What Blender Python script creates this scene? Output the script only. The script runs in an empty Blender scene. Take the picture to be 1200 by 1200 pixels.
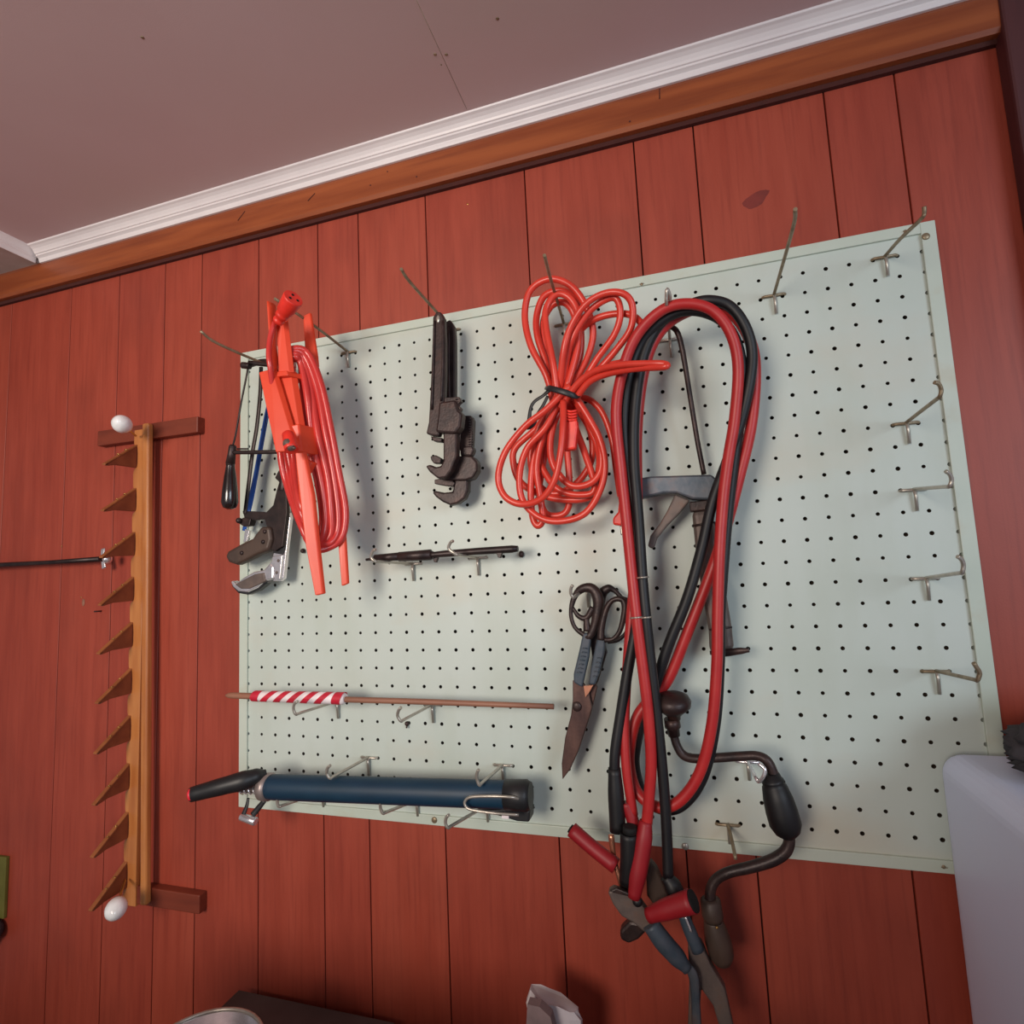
import bpy, bmesh, math, random
from mathutils import Vector, Matrix, noise
random.seed(7)
S = bpy.context.scene
C = S.collection
IN = 0.0254
OZ = 61.4            # hole row 0 of the pegboard stands 61.4 in above the floor
FL = -OZ

# ------------------------------------------------------------------ camera
RT = Vector((0.954777, 0.293690, -0.046342))
DN = Vector((-0.074786, 0.086368, -0.993452))
FW = Vector((-0.287764, 0.951991, 0.104426))
EYE = Vector((26.4233, -29.1888, 6.2007))
FPX = 655.642
cam = bpy.data.cameras.new('camera')
camo = bpy.data.objects.new('camera', cam)
C.objects.link(camo)
cam.sensor_width = 36
cam.lens = FPX / 1200 * 36
cam.clip_start = 0.01
m = Matrix((RT, -DN, -FW)).transposed().to_4x4()
m.translation = Vector((EYE.x, EYE.y, EYE.z + OZ)) * IN
camo.matrix_world = m
S.camera = camo

# ------------------------------------------------------------------ light and exposure
S.view_settings.view_transform = 'Standard'
S.view_settings.look = 'None'
S.view_settings.gamma = 1
S.view_settings.exposure = 0.0
S.view_settings.use_curve_mapping = False
W = bpy.data.worlds.new('world')
S.world = W
W.use_nodes = True
W.node_tree.nodes['Background'].inputs[0].default_value = (0.80, 0.86, 1.0, 1)
W.node_tree.nodes['Background'].inputs[1].default_value = 0.27


def area(name, loc, target, size, power, col, sy=None):
    l = bpy.data.lights.new(name, 'AREA')
    l.energy = power
    l.color = col
    l.size = size * IN
    if sy:
        l.shape = 'RECTANGLE'
        l.size_y = sy * IN
    o = bpy.data.objects.new(name, l)
    C.objects.link(o)
    a = Vector((loc[0], loc[1], loc[2] + OZ)) * IN
    b = Vector((target[0], target[1], target[2] + OZ)) * IN
    o.location = a
    o.rotation_euler = (b - a).to_track_quat('-Z', 'Y').to_euler()
    return o




def spot(name, loc, target, radius, power, col, ang):
    l = bpy.data.lights.new(name, 'SPOT')
    l.energy = power
    l.color = col
    l.shadow_soft_size = radius * IN
    l.spot_size = math.radians(ang)
    l.spot_blend = 1.0
    o = bpy.data.objects.new(name, l)
    C.objects.link(o)
    a = Vector((loc[0], loc[1], loc[2] + OZ)) * IN
    b = Vector((target[0], target[1], target[2] + OZ)) * IN
    o.location = a
    o.rotation_euler = (b - a).to_track_quat('-Z', 'Y').to_euler()


spot('lamp_warm', (0, -80, 17), (-3, 0, 14), 14, 122, (1.0, 0.885, 0.775), 80)
area('lamp_cool', (95, -80, 20), (20, 0, 12), 44, 22, (0.76, 0.88, 1.0), 34)


# ------------------------------------------------------------------ points
def ray(px, py):
    return RT * ((px - 600) / FPX) + DN * ((py - 600) / FPX) + FW


def at(px, py, d):
    """point d inches in front of the pegboard face"""
    v = ray(px, py)
    t = (-d - EYE.y) / v.y
    return EYE + v * t


def atz(px, py, z):
    v = ray(px, py)
    return EYE + v * ((z - EYE.z) / v.z)


def atx(px, py, x):
    v = ray(px, py)
    return EYE + v * ((x - EYE.x) / v.x)


def wr(px, py, d, w):
    """half of w pixels in inches at that place"""
    return w / 2 * (at(px, py, d) - EYE).dot(FW) / FPX


def outd(base, tip):
    V = Vector((802.1, 659.5))
    r = (Vector(tip) - V).length / (Vector(base) - V).length
    return min(6.8, max(1.5, 29.19 * (1 - 1 / r)))


# ------------------------------------------------------------------ materials
def lin(c):
    return tuple(((x / 255) / 12.92 if x / 255 <= .04045 else ((x / 255 + .055) / 1.055) ** 2.4) for x in c) + (1,)


def mat(name, col, rough=.5, metal=0, col2=None, scale=(60, 60, 60), amt=.5, bump=0, bscale=200, detail=4, lo=.35, hi=.65, coat=0):
    M = bpy.data.materials.new(name)
    M.use_nodes = True
    nt = M.node_tree
    N = nt.nodes
    L = nt.links
    b = N['Principled BSDF']
    b.inputs['Roughness'].default_value = rough
    b.inputs['Metallic'].default_value = metal
    if coat:
        b.inputs['Coat Weight'].default_value = coat
        b.inputs['Coat Roughness'].default_value = .25
    tc = N.new('ShaderNodeTexCoord')
    mp = N.new('ShaderNodeMapping')
    mp.inputs['Scale'].default_value = scale
    L.new(tc.outputs['Object'], mp.inputs[0])
    n = N.new('ShaderNodeTexNoise')
    n.inputs['Scale'].default_value = 1
    n.inputs['Detail'].default_value = detail
    L.new(mp.outputs[0], n.inputs[0])
    r = N.new('ShaderNodeValToRGB')
    r.color_ramp.elements[0].position = lo
    r.color_ramp.elements[1].position = hi
    r.color_ramp.elements[0].color = lin(col)
    r.color_ramp.elements[1].color = lin(col2 or tuple(min(255, int(x * 1.12)) for x in col))
    L.new(n.outputs[0], r.inputs[0])
    L.new(r.outputs[0], b.inputs['Base Color'])
    if bump:
        n2 = N.new('ShaderNodeTexNoise')
        n2.inputs['Scale'].default_value = bscale
        n2.inputs['Detail'].default_value = 3
        L.new(tc.outputs['Object'], n2.inputs[0])
        bp = N.new('ShaderNodeBump')
        bp.inputs['Strength'].default_value = bump
        bp.inputs['Distance'].default_value = .001
        L.new(n2.outputs[0], bp.inputs['Height'])
        L.new(bp.outputs[0], b.inputs['Normal'])
    return M


def mixin(M, col, scale, lo, hi, fac=1.0, seed=0.0):
    """lay a second noise driven colour over the base colour"""
    nt = M.node_tree
    N = nt.nodes
    L = nt.links
    b = N['Principled BSDF']
    src = b.inputs['Base Color'].links[0].from_socket
    tc = [x for x in N if x.bl_idname == 'ShaderNodeTexCoord'][0]
    mp = N.new('ShaderNodeMapping')
    mp.inputs['Scale'].default_value = scale
    mp.inputs['Location'].default_value = (seed, seed * 1.7, seed * .6)
    L.new(tc.outputs['Object'], mp.inputs[0])
    n = N.new('ShaderNodeTexNoise')
    n.inputs['Scale'].default_value = 1
    n.inputs['Detail'].default_value = 5
    L.new(mp.outputs[0], n.inputs[0])
    mr = N.new('ShaderNodeMapRange')
    mr.inputs[1].default_value = lo
    mr.inputs[2].default_value = hi
    mr.inputs[4].default_value = fac
    L.new(n.outputs[0], mr.inputs[0])
    mx = N.new('ShaderNodeMix')
    mx.data_type = 'RGBA'
    L.new(mr.outputs[0], mx.inputs[0])
    L.new(src, mx.inputs[6])
    mx.inputs[7].default_value = lin(col)
    L.new(mx.outputs[2], b.inputs['Base Color'])
    return M


M_plank = []
for k, (c1, c2) in enumerate([((154, 62, 44), (167, 72, 53)), ((150, 59, 42), (165, 70, 51)), ((156, 63, 44), (168, 74, 54)), ((151, 60, 44), (166, 71, 52))]):
    M_ = mat('stained_plywood', c1, .48, 0, c2, (45, 45, 5), lo=.3, hi=.7, bump=.08, bscale=500)
    mixin(M_, (120, 42, 30), (190, 190, 9), .5, .8, .45, k * 3.1)
    mixin(M_, (126, 52, 38), (9, 9, 6), .5, .8, .5, k * 5.3)
    M_plank.append(M_)
M_dark = mat('groove_and_shade_dark', (66, 24, 18), .8)  # plank grooves and nail slots, also the painted shadow line under the rail
M_rail = mat('varnished_rail', (134, 63, 30), .4, 0, (158, 82, 42), (4, 60, 60), coat=.2)
mixin(M_rail, (110, 48, 26), (6, 120, 90), .55, .8, .6)
M_shade_nail = mat('shade_and_nail_brown', (70, 30, 32), .6, 0, (86, 38, 38), (40, 40, 4))  # brown of the painted wall shadow strip, also of the rail nail heads
M_crown = mat('white_trim_paint', (226, 218, 218), .35, 0, (236, 229, 228), (8, 8, 8))
M_ceil = mat('ceiling_board', (208, 180, 180), .8, 0, (212, 186, 186), (3, 3, 3), bump=.12, bscale=900)
mixin(M_ceil, (204, 186, 176), (1.6, 1.6, 1), .45, .7, .6)
M_plaster = mat('pale_plaster', (222, 224, 226), .85, 0, (214, 217, 220), (3, 3, 3))
M_soffit = mat('soffit_board', (196, 182, 176), .8, 0, (176, 160, 150), (10, 10, 10))
M_peg = mat('pegboard_paint', (196, 206, 196), .42, 0, (202, 211, 203), (7, 7, 7), lo=.3, hi=.7)
mixin(M_peg, (205, 196, 176), (6, 6, 9), .52, .82, .75, 2.2)
mixin(M_peg, (183, 192, 176), (16, 16, 3), .5, .85, .6, 8)
M_frame = mat('frame_strip_paint', (194, 205, 190), .42, 0, (201, 209, 196), (5, 5, 5))
mixin(M_frame, (190, 180, 152), (25, 25, 25), .58, .85, .6, 4)
M_back = mat('pegboard_core', (60, 48, 36), .9)
M_steel = mat('zinc_wire', (176, 168, 156), .32, .6, (198, 190, 178), (90, 90, 90))
M_oldsteel = mat('aged_wire', (130, 110, 86), .42, .5, (164, 148, 122), (90, 90, 90))
M_chrome = mat('chrome', (225, 220, 222), .2, .75)
M_brass = mat('brass', (190, 150, 90), .3, .9)
M_iron = mat('dark_rusty_iron', (44, 33, 33), .42, .35, (66, 49, 46), (70, 70, 70), bump=.25, bscale=350)
mixin(M_iron, (92, 56, 44), (45, 45, 45), .6, .85, .6)
M_bar = mat('dark_iron_bar', (40, 31, 31), .42, .35, (58, 44, 42), (70, 70, 70), bump=.15)
M_gunmetal = mat('worn_grey_metal', (98, 86, 82), .55, .4, (118, 102, 94), (60, 60, 60), bump=.2)
mixin(M_gunmetal, (110, 72, 56), (60, 60, 60), .58, .82, .7)
M_bluegrey = mat('blue_grey_metal', (78, 88, 98), .45, .5, (104, 106, 112), (50, 50, 50), bump=.15)
mixin(M_bluegrey, (112, 84, 76), (50, 50, 50), .55, .8, .7)
M_blade = mat('rusted_blade', (70, 50, 48), .45, .6, (104, 76, 68), (50, 50, 20), bump=.15)
M_dipped = mat('blue_painted_handle', (56, 70, 82), .5, .1, (74, 80, 90), (80, 80, 80))
M_copper = mat('bare_copper_patch', (190, 130, 104), .3, .8)
M_orange = mat('orange_plastic', (226, 66, 36), .38, 0, (234, 76, 44), (20, 20, 20))
M_ocord = mat('red_orange_cord', (214, 58, 44), .32, 0, (224, 68, 52), (30, 30, 30))
M_ocord2 = mat('pinkish_red_cord', (204, 56, 52), .25, 0, (212, 66, 60), (30, 30, 30))
M_oplug = mat('red_orange_plug', (220, 52, 40), .4)
M_red = mat('red_cable_rubber', (178, 34, 36), .42, 0, (188, 44, 42), (40, 40, 40))
M_blk = mat('black_cable_rubber', (16, 14, 17), .5, 0, (24, 22, 25), (40, 40, 40))
M_redgrip = mat('red_vinyl_grip', (142, 20, 30), .5, 0, (156, 26, 34), (30, 30, 30))
M_blkgrip = mat('black_vinyl_grip', (20, 18, 20), .5)
M_wood_blk = mat('black_lacquered_wood', (30, 22, 22), .14, 0, (38, 28, 26), (30, 30, 30), coat=.6)
M_bakelite = mat('brown_grip', (70, 55, 48), .5, .1, (84, 66, 56), (50, 50, 20))
M_blue = mat('blue_paint', (36, 84, 170), .35, 0, (48, 96, 184), (40, 40, 40))
M_navy = mat('navy_enamel', (16, 48, 68), .5, 0, (22, 56, 78), (15, 40, 40))
mixin(M_navy, (20, 46, 74), (8, 80, 60), .5, .8, .5)
M_blkpl = mat('black_plastic', (30, 30, 32), .45)
M_pumpcol = mat('grey_collar', (150, 136, 132), .4, .5)
M_redcap = mat('red_cap', (206, 44, 58), .4)
M_rodbrn = mat('brown_dowel', (132, 88, 70), .5, 0, (156, 108, 86), (10, 60, 60))
M_tapew = mat('white_tape', (226, 214, 214), .5)
M_taper = mat('red_tape', (186, 34, 54), .5)
M_oak = mat('golden_oak', (176, 104, 52), .35, 0, (200, 130, 72), (70, 70, 7), coat=.5)
M_tooth = mat('tooth_wood', (122, 58, 36), .5, 0, (140, 72, 44), (40, 40, 40))
M_tedge = mat('tooth_edge_wood', (146, 84, 48), .4, 0, (166, 100, 58), (40, 40, 40))
M_cross = mat('crossbar_wood', (110, 46, 30), .5, 0, (128, 56, 36), (8, 50, 50))
M_porc = mat('white_porcelain', (232, 232, 230), .15)
M_whitepl = mat('white_enamel', (222, 230, 255), .4, 0, (226, 232, 255), (4, 4, 4), bump=.05, bscale=600)
M_cloth = mat('black_crumpled_cloth', (40, 38, 42), .75, 0, (66, 62, 66), (60, 60, 60), bump=.5, bscale=150)
M_paper = mat('crumpled_white_paper', (206, 198, 204), .7, 0, (186, 172, 170), (30, 30, 30))
M_greyp = mat('grey_paper_patch', (120, 100, 100), .7)
M_board = mat('dark_grey_sheet', (74, 66, 62), .7, 0, (84, 74, 70), (20, 20, 20))
M_green = mat('olive_green_board', (96, 92, 34), .6, 0, (110, 104, 44), (20, 20, 20))
M_floor = mat('brown_floor', (92, 74, 60), .7)
M_bench = mat('workbench_wood', (96, 70, 50), .7, 0, (110, 82, 58), (4, 40, 40))
M_mark = mat('wall_stain', (118, 44, 36), .55)
M_black = mat('black_hollow', (10, 9, 9), .8)


# ------------------------------------------------------------------ mesh helpers
ORG = {}


def thing(name, label, cat, org, group=None):
    o = bpy.data.objects.new(name, None)
    o.empty_display_size = .02
    C.objects.link(o)
    o.location = Vector((org[0], org[1], org[2] + OZ)) * IN
    o['label'] = label
    o['category'] = cat
    if group:
        o['group'] = group
    ORG[o.name] = Vector(org)
    return o


class MB:
    def __init__(s):
        s.v = []
        s.f = []
        s.sm = []
        s.mi = []
        s.mat_i = 0

    def add(s, v, f, smooth=False):
        b = len(s.v)
        s.v += [Vector(q) for q in v]
        s.f += [tuple(i + b for i in q) for q in f]
        s.sm += [smooth] * len(f)
        s.mi += [s.mat_i] * len(f)
        return s

    def box(s, a, b):
        x0, x1 = sorted((a[0], b[0]))
        y0, y1 = sorted((a[1], b[1]))
        z0, z1 = sorted((a[2], b[2]))
        v = [(x, y, z) for x in (x0, x1) for y in (y0, y1) for z in (z0, z1)]
        return s.add(v, [(0, 1, 3, 2), (4, 6, 7, 5), (0, 4, 5, 1), (2, 3, 7, 6), (0, 2, 6, 4), (1, 5, 7, 3)])

    def prism(s, pts, off):
        """polygon of points extruded by the vector off"""
        n = len(pts)
        off = Vector(off)
        v = [Vector(q) for q in pts] + [Vector(q) + off for q in pts]
        return s.add(v, [tuple(range(n))[::-1], tuple(range(n, 2 * n))] + [(i, (i + 1) % n, n + (i + 1) % n, n + i) for i in range(n)])

    def plate(s, pix, d, th):
        """outline traced at depth d, th inches thick towards the wall"""
        return s.prism([at(x, y, d) for x, y in pix], (0, th, 0))

    def tube(s, pts, r, seg=10, flat=1.0, ref=(0, 1, 0), sub=0, closed=False):
        P = [Vector(q) for q in pts]
        n = len(P)
        rr = list(r) if isinstance(r, (list, tuple)) else [r] * n
        if sub:
            Q = []
            R2 = []
            last = n if closed else n - 1
            for i in range(last):
                if closed:
                    a, b, c, e = P[(i - 1) % n], P[i], P[(i + 1) % n], P[(i + 2) % n]
                else:
                    b, c = P[i], P[i + 1]
                    a = P[i - 1] if i else b * 2 - c
                    e = P[i + 2] if i + 2 < n else c * 2 - b
                r0, r1 = rr[i], rr[(i + 1) % n]
                for k in range(sub):
                    t = k / sub
                    Q.append(.5 * ((2 * b) + (c - a) * t + (2 * a - 5 * b + 4 * c - e) * t * t + (3 * b - a - 3 * c + e) * t ** 3))
                    R2.append(r0 + (r1 - r0) * (t * t * (3 - 2 * t)))
            if not closed:
                Q.append(P[-1])
                R2.append(rr[-1])
            P, rr = Q, R2
            n = len(P)
        v = []
        ref = Vector(ref)
        pn = None
        for i in range(n):
            if closed:
                t = P[(i + 1) % n] - P[(i - 1) % n]
            else:
                t = P[min(i + 1, n - 1)] - P[max(i - 1, 0)]
            if t.length < 1e-7:
                t = Vector((0, 0, 1))
            t.normalize()
            if flat != 1.0 or pn is None:
                nn = ref - t * ref.dot(t)
                if nn.length < .15:
                    q = Vector((1, 0, 0)) if abs(t.x) < .8 else Vector((0, 0, 1))
                    nn = (pn or q) - t * (pn or q).dot(t)
            else:
                nn = pn - t * pn.dot(t)
            nn.normalize()
            pn = nn
            b = t.cross(nn)
            for k in range(seg):
                a = 2 * math.pi * k / seg
                v.append(P[i] + nn * (math.sin(a) * rr[i] * flat) + b * (math.cos(a) * rr[i]))
        f = []
        for i in range(n if closed else n - 1):
            j = (i + 1) % n
            for k in range(seg):
                l = (k + 1) % seg
                f.append((i * seg + k, i * seg + l, j * seg + l, j * seg + k))
        s.add(v, f, True)
        if not closed:
            b = len(s.v) - len(v)
            s.f += [tuple(b + k for k in range(seg))[::-1], tuple(b + (n - 1) * seg + k for k in range(seg))]
            s.sm += [False, False]
            s.mi += [s.mat_i] * 2
        return s

    def ptube(s, pix, w, d=None, sub=6, **k):
        """tube along (x,y) or (x,y,d) pixels, w pixels wide (number or list)"""
        q = [(p[0], p[1], p[2] if len(p) > 2 else d) for p in pix]
        ww = w if isinstance(w, (list, tuple)) else [w] * len(q)
        return s.tube([at(*p) for p in q], [wr(p[0], p[1], p[2], x) for p, x in zip(q, ww)], sub=sub, **k)

    def lathe(s, a, b, prof, seg=16):
        """profile (t, r) along the line a-b"""
        a = Vector(a)
        b = Vector(b)
        return s.tube([a + (b - a) * t for t, r in prof], [r for t, r in prof], seg=seg)

    def ball(s, c, r, sx=1, sy=1, sz=1, nu=14, nv=10):
        c = Vector(c)
        v = []
        for i in range(nv + 1):
            th = math.pi * i / nv
            for j in range(nu):
                ph = 2 * math.pi * j / nu
                v.append(c + Vector((math.sin(th) * math.cos(ph) * r * sx, math.sin(th) * math.sin(ph) * r * sy, math.cos(th) * r * sz)))
        f = [(i * nu + j, (i + 1) * nu + j, (i + 1) * nu + (j + 1) % nu, i * nu + (j + 1) % nu) for i in range(nv) for j in range(nu)]
        return s.add(v, f, True)

    def mesh(s, name, mats, org):
        me = bpy.data.meshes.new(name)
        me.from_pydata([tuple((q - org) * IN) for q in s.v], [], s.f)
        me.polygons.foreach_set('use_smooth', s.sm)
        for q in (mats if isinstance(mats, (list, tuple)) else [mats]):
            me.materials.append(q)
        me.polygons.foreach_set('material_index', s.mi)
        bm = bmesh.new()
        bm.from_mesh(me)
        bmesh.ops.recalc_face_normals(bm, faces=bm.faces)
        bm.to_mesh(me)
        bm.free()
        me.update()
        return me

    def make(s, name, mats, parent=None, bevel=0, label=None, seg=2, org=None):
        o_ = ORG[parent.name] if parent else Vector(org if org is not None else (0, 0, 0))
        me = s.mesh(name, mats, o_)
        o = bpy.data.objects.new(name, me)
        C.objects.link(o)
        if parent:
            o.parent = parent
        else:
            o.location = Vector((o_[0], o_[1], o_[2] + OZ)) * IN
        ORG[o.name] = Vector(o_)
        if bevel:
            b = o.modifiers.new('bevel', 'BEVEL')
            b.width = bevel * IN
            b.segments = seg
            b.limit_method = 'ANGLE'
            b.angle_limit = math.radians(40)
        if label:
            o['label'] = label
        return o


def struct(o):
    o['kind'] = 'structure'
    return o


def tag(o, label, cat, group=None):
    o['label'] = label
    o['category'] = cat
    if group:
        o['group'] = group
    return o


# ------------------------------------------------------------------ setting
WY = 0.55            # wall plane, behind the board face
XL, XR = -62.0, 72.0
wall = struct(MB().box((XL, WY + .25, FL), (XR, WY + 3, 38)).make('wall_back', M_dark))
gro = [XL, -55.5, -49.2, -46, -39.8, -36.6, -30.4, -27.3, -23.9, -17.3, -12.35, -7.95, -4.6, .25, 4.95, 8.0, 12.75, 19.15, 25.45, 28.6, 34.9, 38.0, 45.6, 50.5, 57, 60.2, 66.4, XR]
for i in range(len(gro) - 1):
    g = .034
    b = MB().box((gro[i] + g, WY, -46), (gro[i + 1] - g, WY + .25, 30.4))
    b.make('plank', M_plank[(i * 7 + 1) % 4], wall, bevel=.02, seg=1)
# marks on the planks
mk = MB()
c0 = at(886, 234, -WY)
mk.prism([c0 + Vector((math.cos(a) * .62 * (1 + .2 * math.sin(3 * a)), -.004, math.sin(a) * .4 + math.cos(a) * .2)) for a in [i * math.pi / 8 for i in range(16)]], (0, .01, 0))
mk.make('stain', M_mark, wall)
nl = MB()
for px, py in [(548, 239), (72, 640), (95, 700), (640, 452)]:
    c0 = at(px, py, -WY)
    nl.ball(c0, .06, sy=.3, nu=6, nv=4)
nl.make('nail_head', M_brass, wall)

# rail, crown, ceiling, soffit
rail = struct(MB().prism([(XL, WY, 29.75), (XL, -.02, 29.75), (XL, -.16, 29.95), (XL, -.2, 31.5), (XL, .0, 31.9), (XL, WY, 31.9)], (XR - XL, 0, 0)).make('trim_1', M_rail))
MB().box((XL, WY, 29.5), (XR, .3, 29.78)).make('painted_shadow_line', M_dark, rail)  # dark strip painting in the shadow line below the rail
dents = MB()
for px, py, ln, sk in [(283, 253, 11, -7), (365, 231, 9, -7), (773, 110, 12, 0)]:
    a = at(px - sk * .6, py - ln / 2, .19)
    b = at(px + sk * .6, py + ln / 2, .19)
    dents.tube([a, b], .03, seg=6)
dents.make('nail_slot', M_dark, rail)
for px, py in [(434, 217), (738, 142), (454, 201), (488, 207)]:
    MB().ball(at(px, py, .2), .05, sy=.4, nu=6, nv=4).make('nail_head', M_shade_nail, rail)

CZ = 32.78
XC = -19.75


def crown_prof(o):
    # out (towards room), z
    return [(0, 31.7), (.22, 31.7), (.26, 31.82), (.3, 31.98), (.42, 32.06), (.5, 32.1), (.5, 32.2), (.58, 32.22), (.64, 32.34), (.76, 32.5), (.92, 32.62), (1.06, 32.68), (1.1, CZ), (0, CZ)]


cp = crown_prof(0)
struct(MB().prism([(XC, -.02 - a, z) for a, z in cp], (XR - XC, 0, 0)).make('trim_2', M_crown, bevel=.02))
struct(MB().prism([(XC - .38 + a * .35, -.3, z) for a, z in cp], (0, -96, 0)).make('trim_3', M_crown, bevel=.02))
ceil = struct(MB().box((XC - .2, WY, CZ), (XR, -110, CZ + .6)).make('ceiling', M_ceil))
for px, py in [(510, 64), (523, 64), (583, 22), (517, 76), (167, 44)]:
    MB().ball(atz(px, py, CZ), .09 if px != 517 else .05, sz=.25, nu=8, nv=4).make('nail_head', M_oldsteel, ceil)
a = atz(488, 0, CZ)
b = atz(547, 128, CZ)
MB().tube([a, b], .012, seg=4).make('seam', M_oldsteel, ceil)
struct(MB().box((XL, WY, 31.85), (XC - .36, -110, 38)).make('ceiling_soffit', M_soffit))
struct(MB().box((42.1, -.32, FL), (43.2, WY, 31.7)).make('shade_strip', M_shade_nail, bevel=.12))  # dark upright strip standing in for a soft shadow band on the wall
struct(MB().box((XL - 3, WY + 3, FL), (XL, -110, 38)).make('wall_left', M_plaster))
struct(MB().box((XL, WY + 3, FL - 1), (XR, -110, FL)).make('floor', M_floor))

# ------------------------------------------------------------------ pegboard
PX0, PX1, PZ0, PZ1 = -.6, 38.6, -7.3, 21.35
peg = thing('pegboard', 'pale green painted pegboard full of small holes, screwed to the red plank wall', 'pegboard', (19, 0, PZ0))
pb = MB()
TH = .19
for c in range(39):
    for r in range(-7, 22):
        x0, x1 = max(c - .5, PX0 + .02), min(c + .5, PX1 - .02)
        z0, z1 = max(r - .5, PZ0 + .02), min(r + .5, PZ1 - .02)
        hr = .092 + random.uniform(-.006, .012)
        sq = [(x1, r), (x1, z1), (c, z1), (x0, z1), (x0, r), (x0, z0), (c, z0), (x1, z0)]
        vv = [(x, 0, z) for x, z in sq]
        ci = [(c + hr * math.cos(k * math.pi / 4), r + hr * math.sin(k * math.pi / 4)) for k in range(8)]
        vv += [(x, 0, z) for x, z in ci] + [(x, TH, z) for x, z in ci]
        ff = [(k, (k + 1) % 8, 8 + (k + 1) % 8, 8 + k) for k in range(8)]
        pb.mat_i = 0
        pb.add(vv, ff)
        base = len(pb.v) - 24
        for k in range(8):
            pb.f.append(tuple(base + q for q in (8 + k, 8 + (k + 1) % 8, 16 + (k + 1) % 8, 16 + k)))
            pb.sm.append(False)
            pb.mi.append(1)
pb.make('panel', [M_peg, M_back], peg)
MB().box((PX0 + .1, WY - .04, PZ0 + .1), (PX1 - .1, WY - .02, PZ1 - .1)).make('backing', M_back, peg)
for (x0, z0, x1, z1) in [(PX0, PZ0, 0, PZ1), (38, PZ0, PX1, PZ1), (0, 20.83, 38, PZ1), (0, PZ0, 38, -6.78)]:
    MB().box((x0, -.13, z0), (x1, WY - .03, z1)).make('frame_strip', M_frame, peg, bevel=.03)
seam_c = at(858, 1000, .1)
for px, py in [(1085, 277), (252 + 0, 0), (803, 992), (509, 961), (284, 930), (752, 333), (1106, 1016), (1061, 271)]:
    if px == 252:
        continue
    q = at(px, py, .14)
    s_ = MB().ball(q, .17 if px in (1085, 803, 509) else .08, sy=.4, nu=12, nv=8)
    s_.box((q.x - .12, q.y - .075, q.z - .012), (q.x + .12, q.y - .06, q.z + .012))
    s_.make('screw', M_oldsteel if px != 803 else M_steel, peg)

# ------------------------------------------------------------------ wall hooks in the board
HG = 'wire hooks of the pegboard'


def hook(base, arm, label, mtl=None, prong=.95, bar=True, w=.072, tipball=False):
    q = at(base[0], base[1], .1)
    mtl = mtl or M_steel
    t = thing('peg_hook', label, 'hook', (q.x, 0, q.z), HG)
    if bar:
        MB().tube([(q.x - .5, .1, q.z), (q.x - .5, -.04, q.z), (q.x - .44, -.1, q.z), (q.x + .44, -.1, q.z), (q.x + .5, -.04, q.z), (q.x + .5, .1, q.z)], w, seg=8).make('crossbar', mtl, t)
        if prong:
            MB().tube([(q.x, -.17, q.z + .02), (q.x + .01, -.19, q.z - .3), (q.x + .02, -.12, q.z - prong)], w * 1.05, seg=8).make('prong', M_steel, t)
    pts = [Vector((q.x, -.12, q.z + .03))] + [at(*a) for a in arm]
    MB().tube(pts, w * 1.1, seg=8, sub=5).make('arm', mtl, t)
    return t


def straight(base, tip, label, mtl=None, mid=None, prong=.95, **k):
    d = outd(base, tip)
    arm = []
    for px, py, f in (mid or []):
        arm.append((px, py, d * f))
    hook(base, arm + [(tip[0], tip[1], d)], label, mtl, prong, **k)


def curled(base, elbow, curl, label, mtl=None, d=None, prong=.95, lift=.25, **k):
    d = d or outd(base, elbow)
    e = elbow
    mid = (base[0] + (e[0] - base[0]) * .86, base[1] + (e[1] - base[1]) * .86, d * .88)
    arm = [mid, (e[0], e[1], d)] + [(x, y, d + lift * (i + 1) / len(curl)) for i, (x, y) in enumerate(curl)]
    hook(base, arm, label, mtl, prong, **k)


straight((344, 441), (235, 388), 'long drooping wire hook at the board\'s top left corner, carrying the saws', M_oldsteel, [(318, 430, .28), (256, 403, .82)])
straight((408, 413), (322, 350), 'long wire hook through the orange cord winder', M_oldsteel, [(370, 383, .42)])
straight((529, 387), (470, 315), 'long wire hook carrying the pipe wrenches', M_oldsteel, [(512, 366, .3), (480, 330, .82)])
straight((661, 380), (638, 299), 'long wire hook rising through the loops of the tied red cord', M_oldsteel, [(645, 326, .7)])
straight((907, 346), (932, 245), 'empty long wire hook standing right of the jumper cable loop', M_oldsteel, [(929, 268, .8)])
hook((785, 398), [(783, 375, 2.2), (781, 358, 4.2), (781, 347, 4.6), (782, 339, 4.7), (785, 346, 4.5), (785, 352, 4.3)], 'wire hook holding the jumper cables and the caulking gun rod', M_steel)
hook((1037, 301), [(1055, 280, 2.2), (1079, 257, 4.0), (1083, 250, 4.2), (1083, 242, 4.3)], 'empty wire hook at the board\'s top right corner', M_oldsteel)
curled((1062, 496), (1101, 465), [(1103, 457), (1100, 450), (1095, 448)], 'second empty hook down the board\'s right edge, arm rising steeply', M_oldsteel)
curled((1071, 574), (1112, 570), [(1115, 563), (1113, 556), (1108, 552)], 'third empty hook down the board\'s right edge, arm almost level', M_steel)
curled((1085, 678), (1127, 671), [(1129, 663), (1127, 656), (1122, 652)], 'fourth empty hook down the board\'s right edge, arm slightly raised', M_steel)
curled((1097, 787), (1145, 797), [(1148, 789), (1145, 783), (1141, 777)], 'lowest empty hook at the board\'s right edge, arm sloping down', M_oldsteel)
curled((484, 661), (440, 658), [(435, 653), (437, 646), (440, 644)], 'hook under the left end of the black bit rod', d=3.2)
curled((560, 654), (535, 650), [(526, 643), (528, 636), (531, 634)], 'hook under the right half of the black bit rod', d=3.2)
curled((396, 822), (347, 837), [(344, 831), (345, 825), (349, 822)], 'hook under the striped end of the brown dowel', d=3.1)
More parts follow.
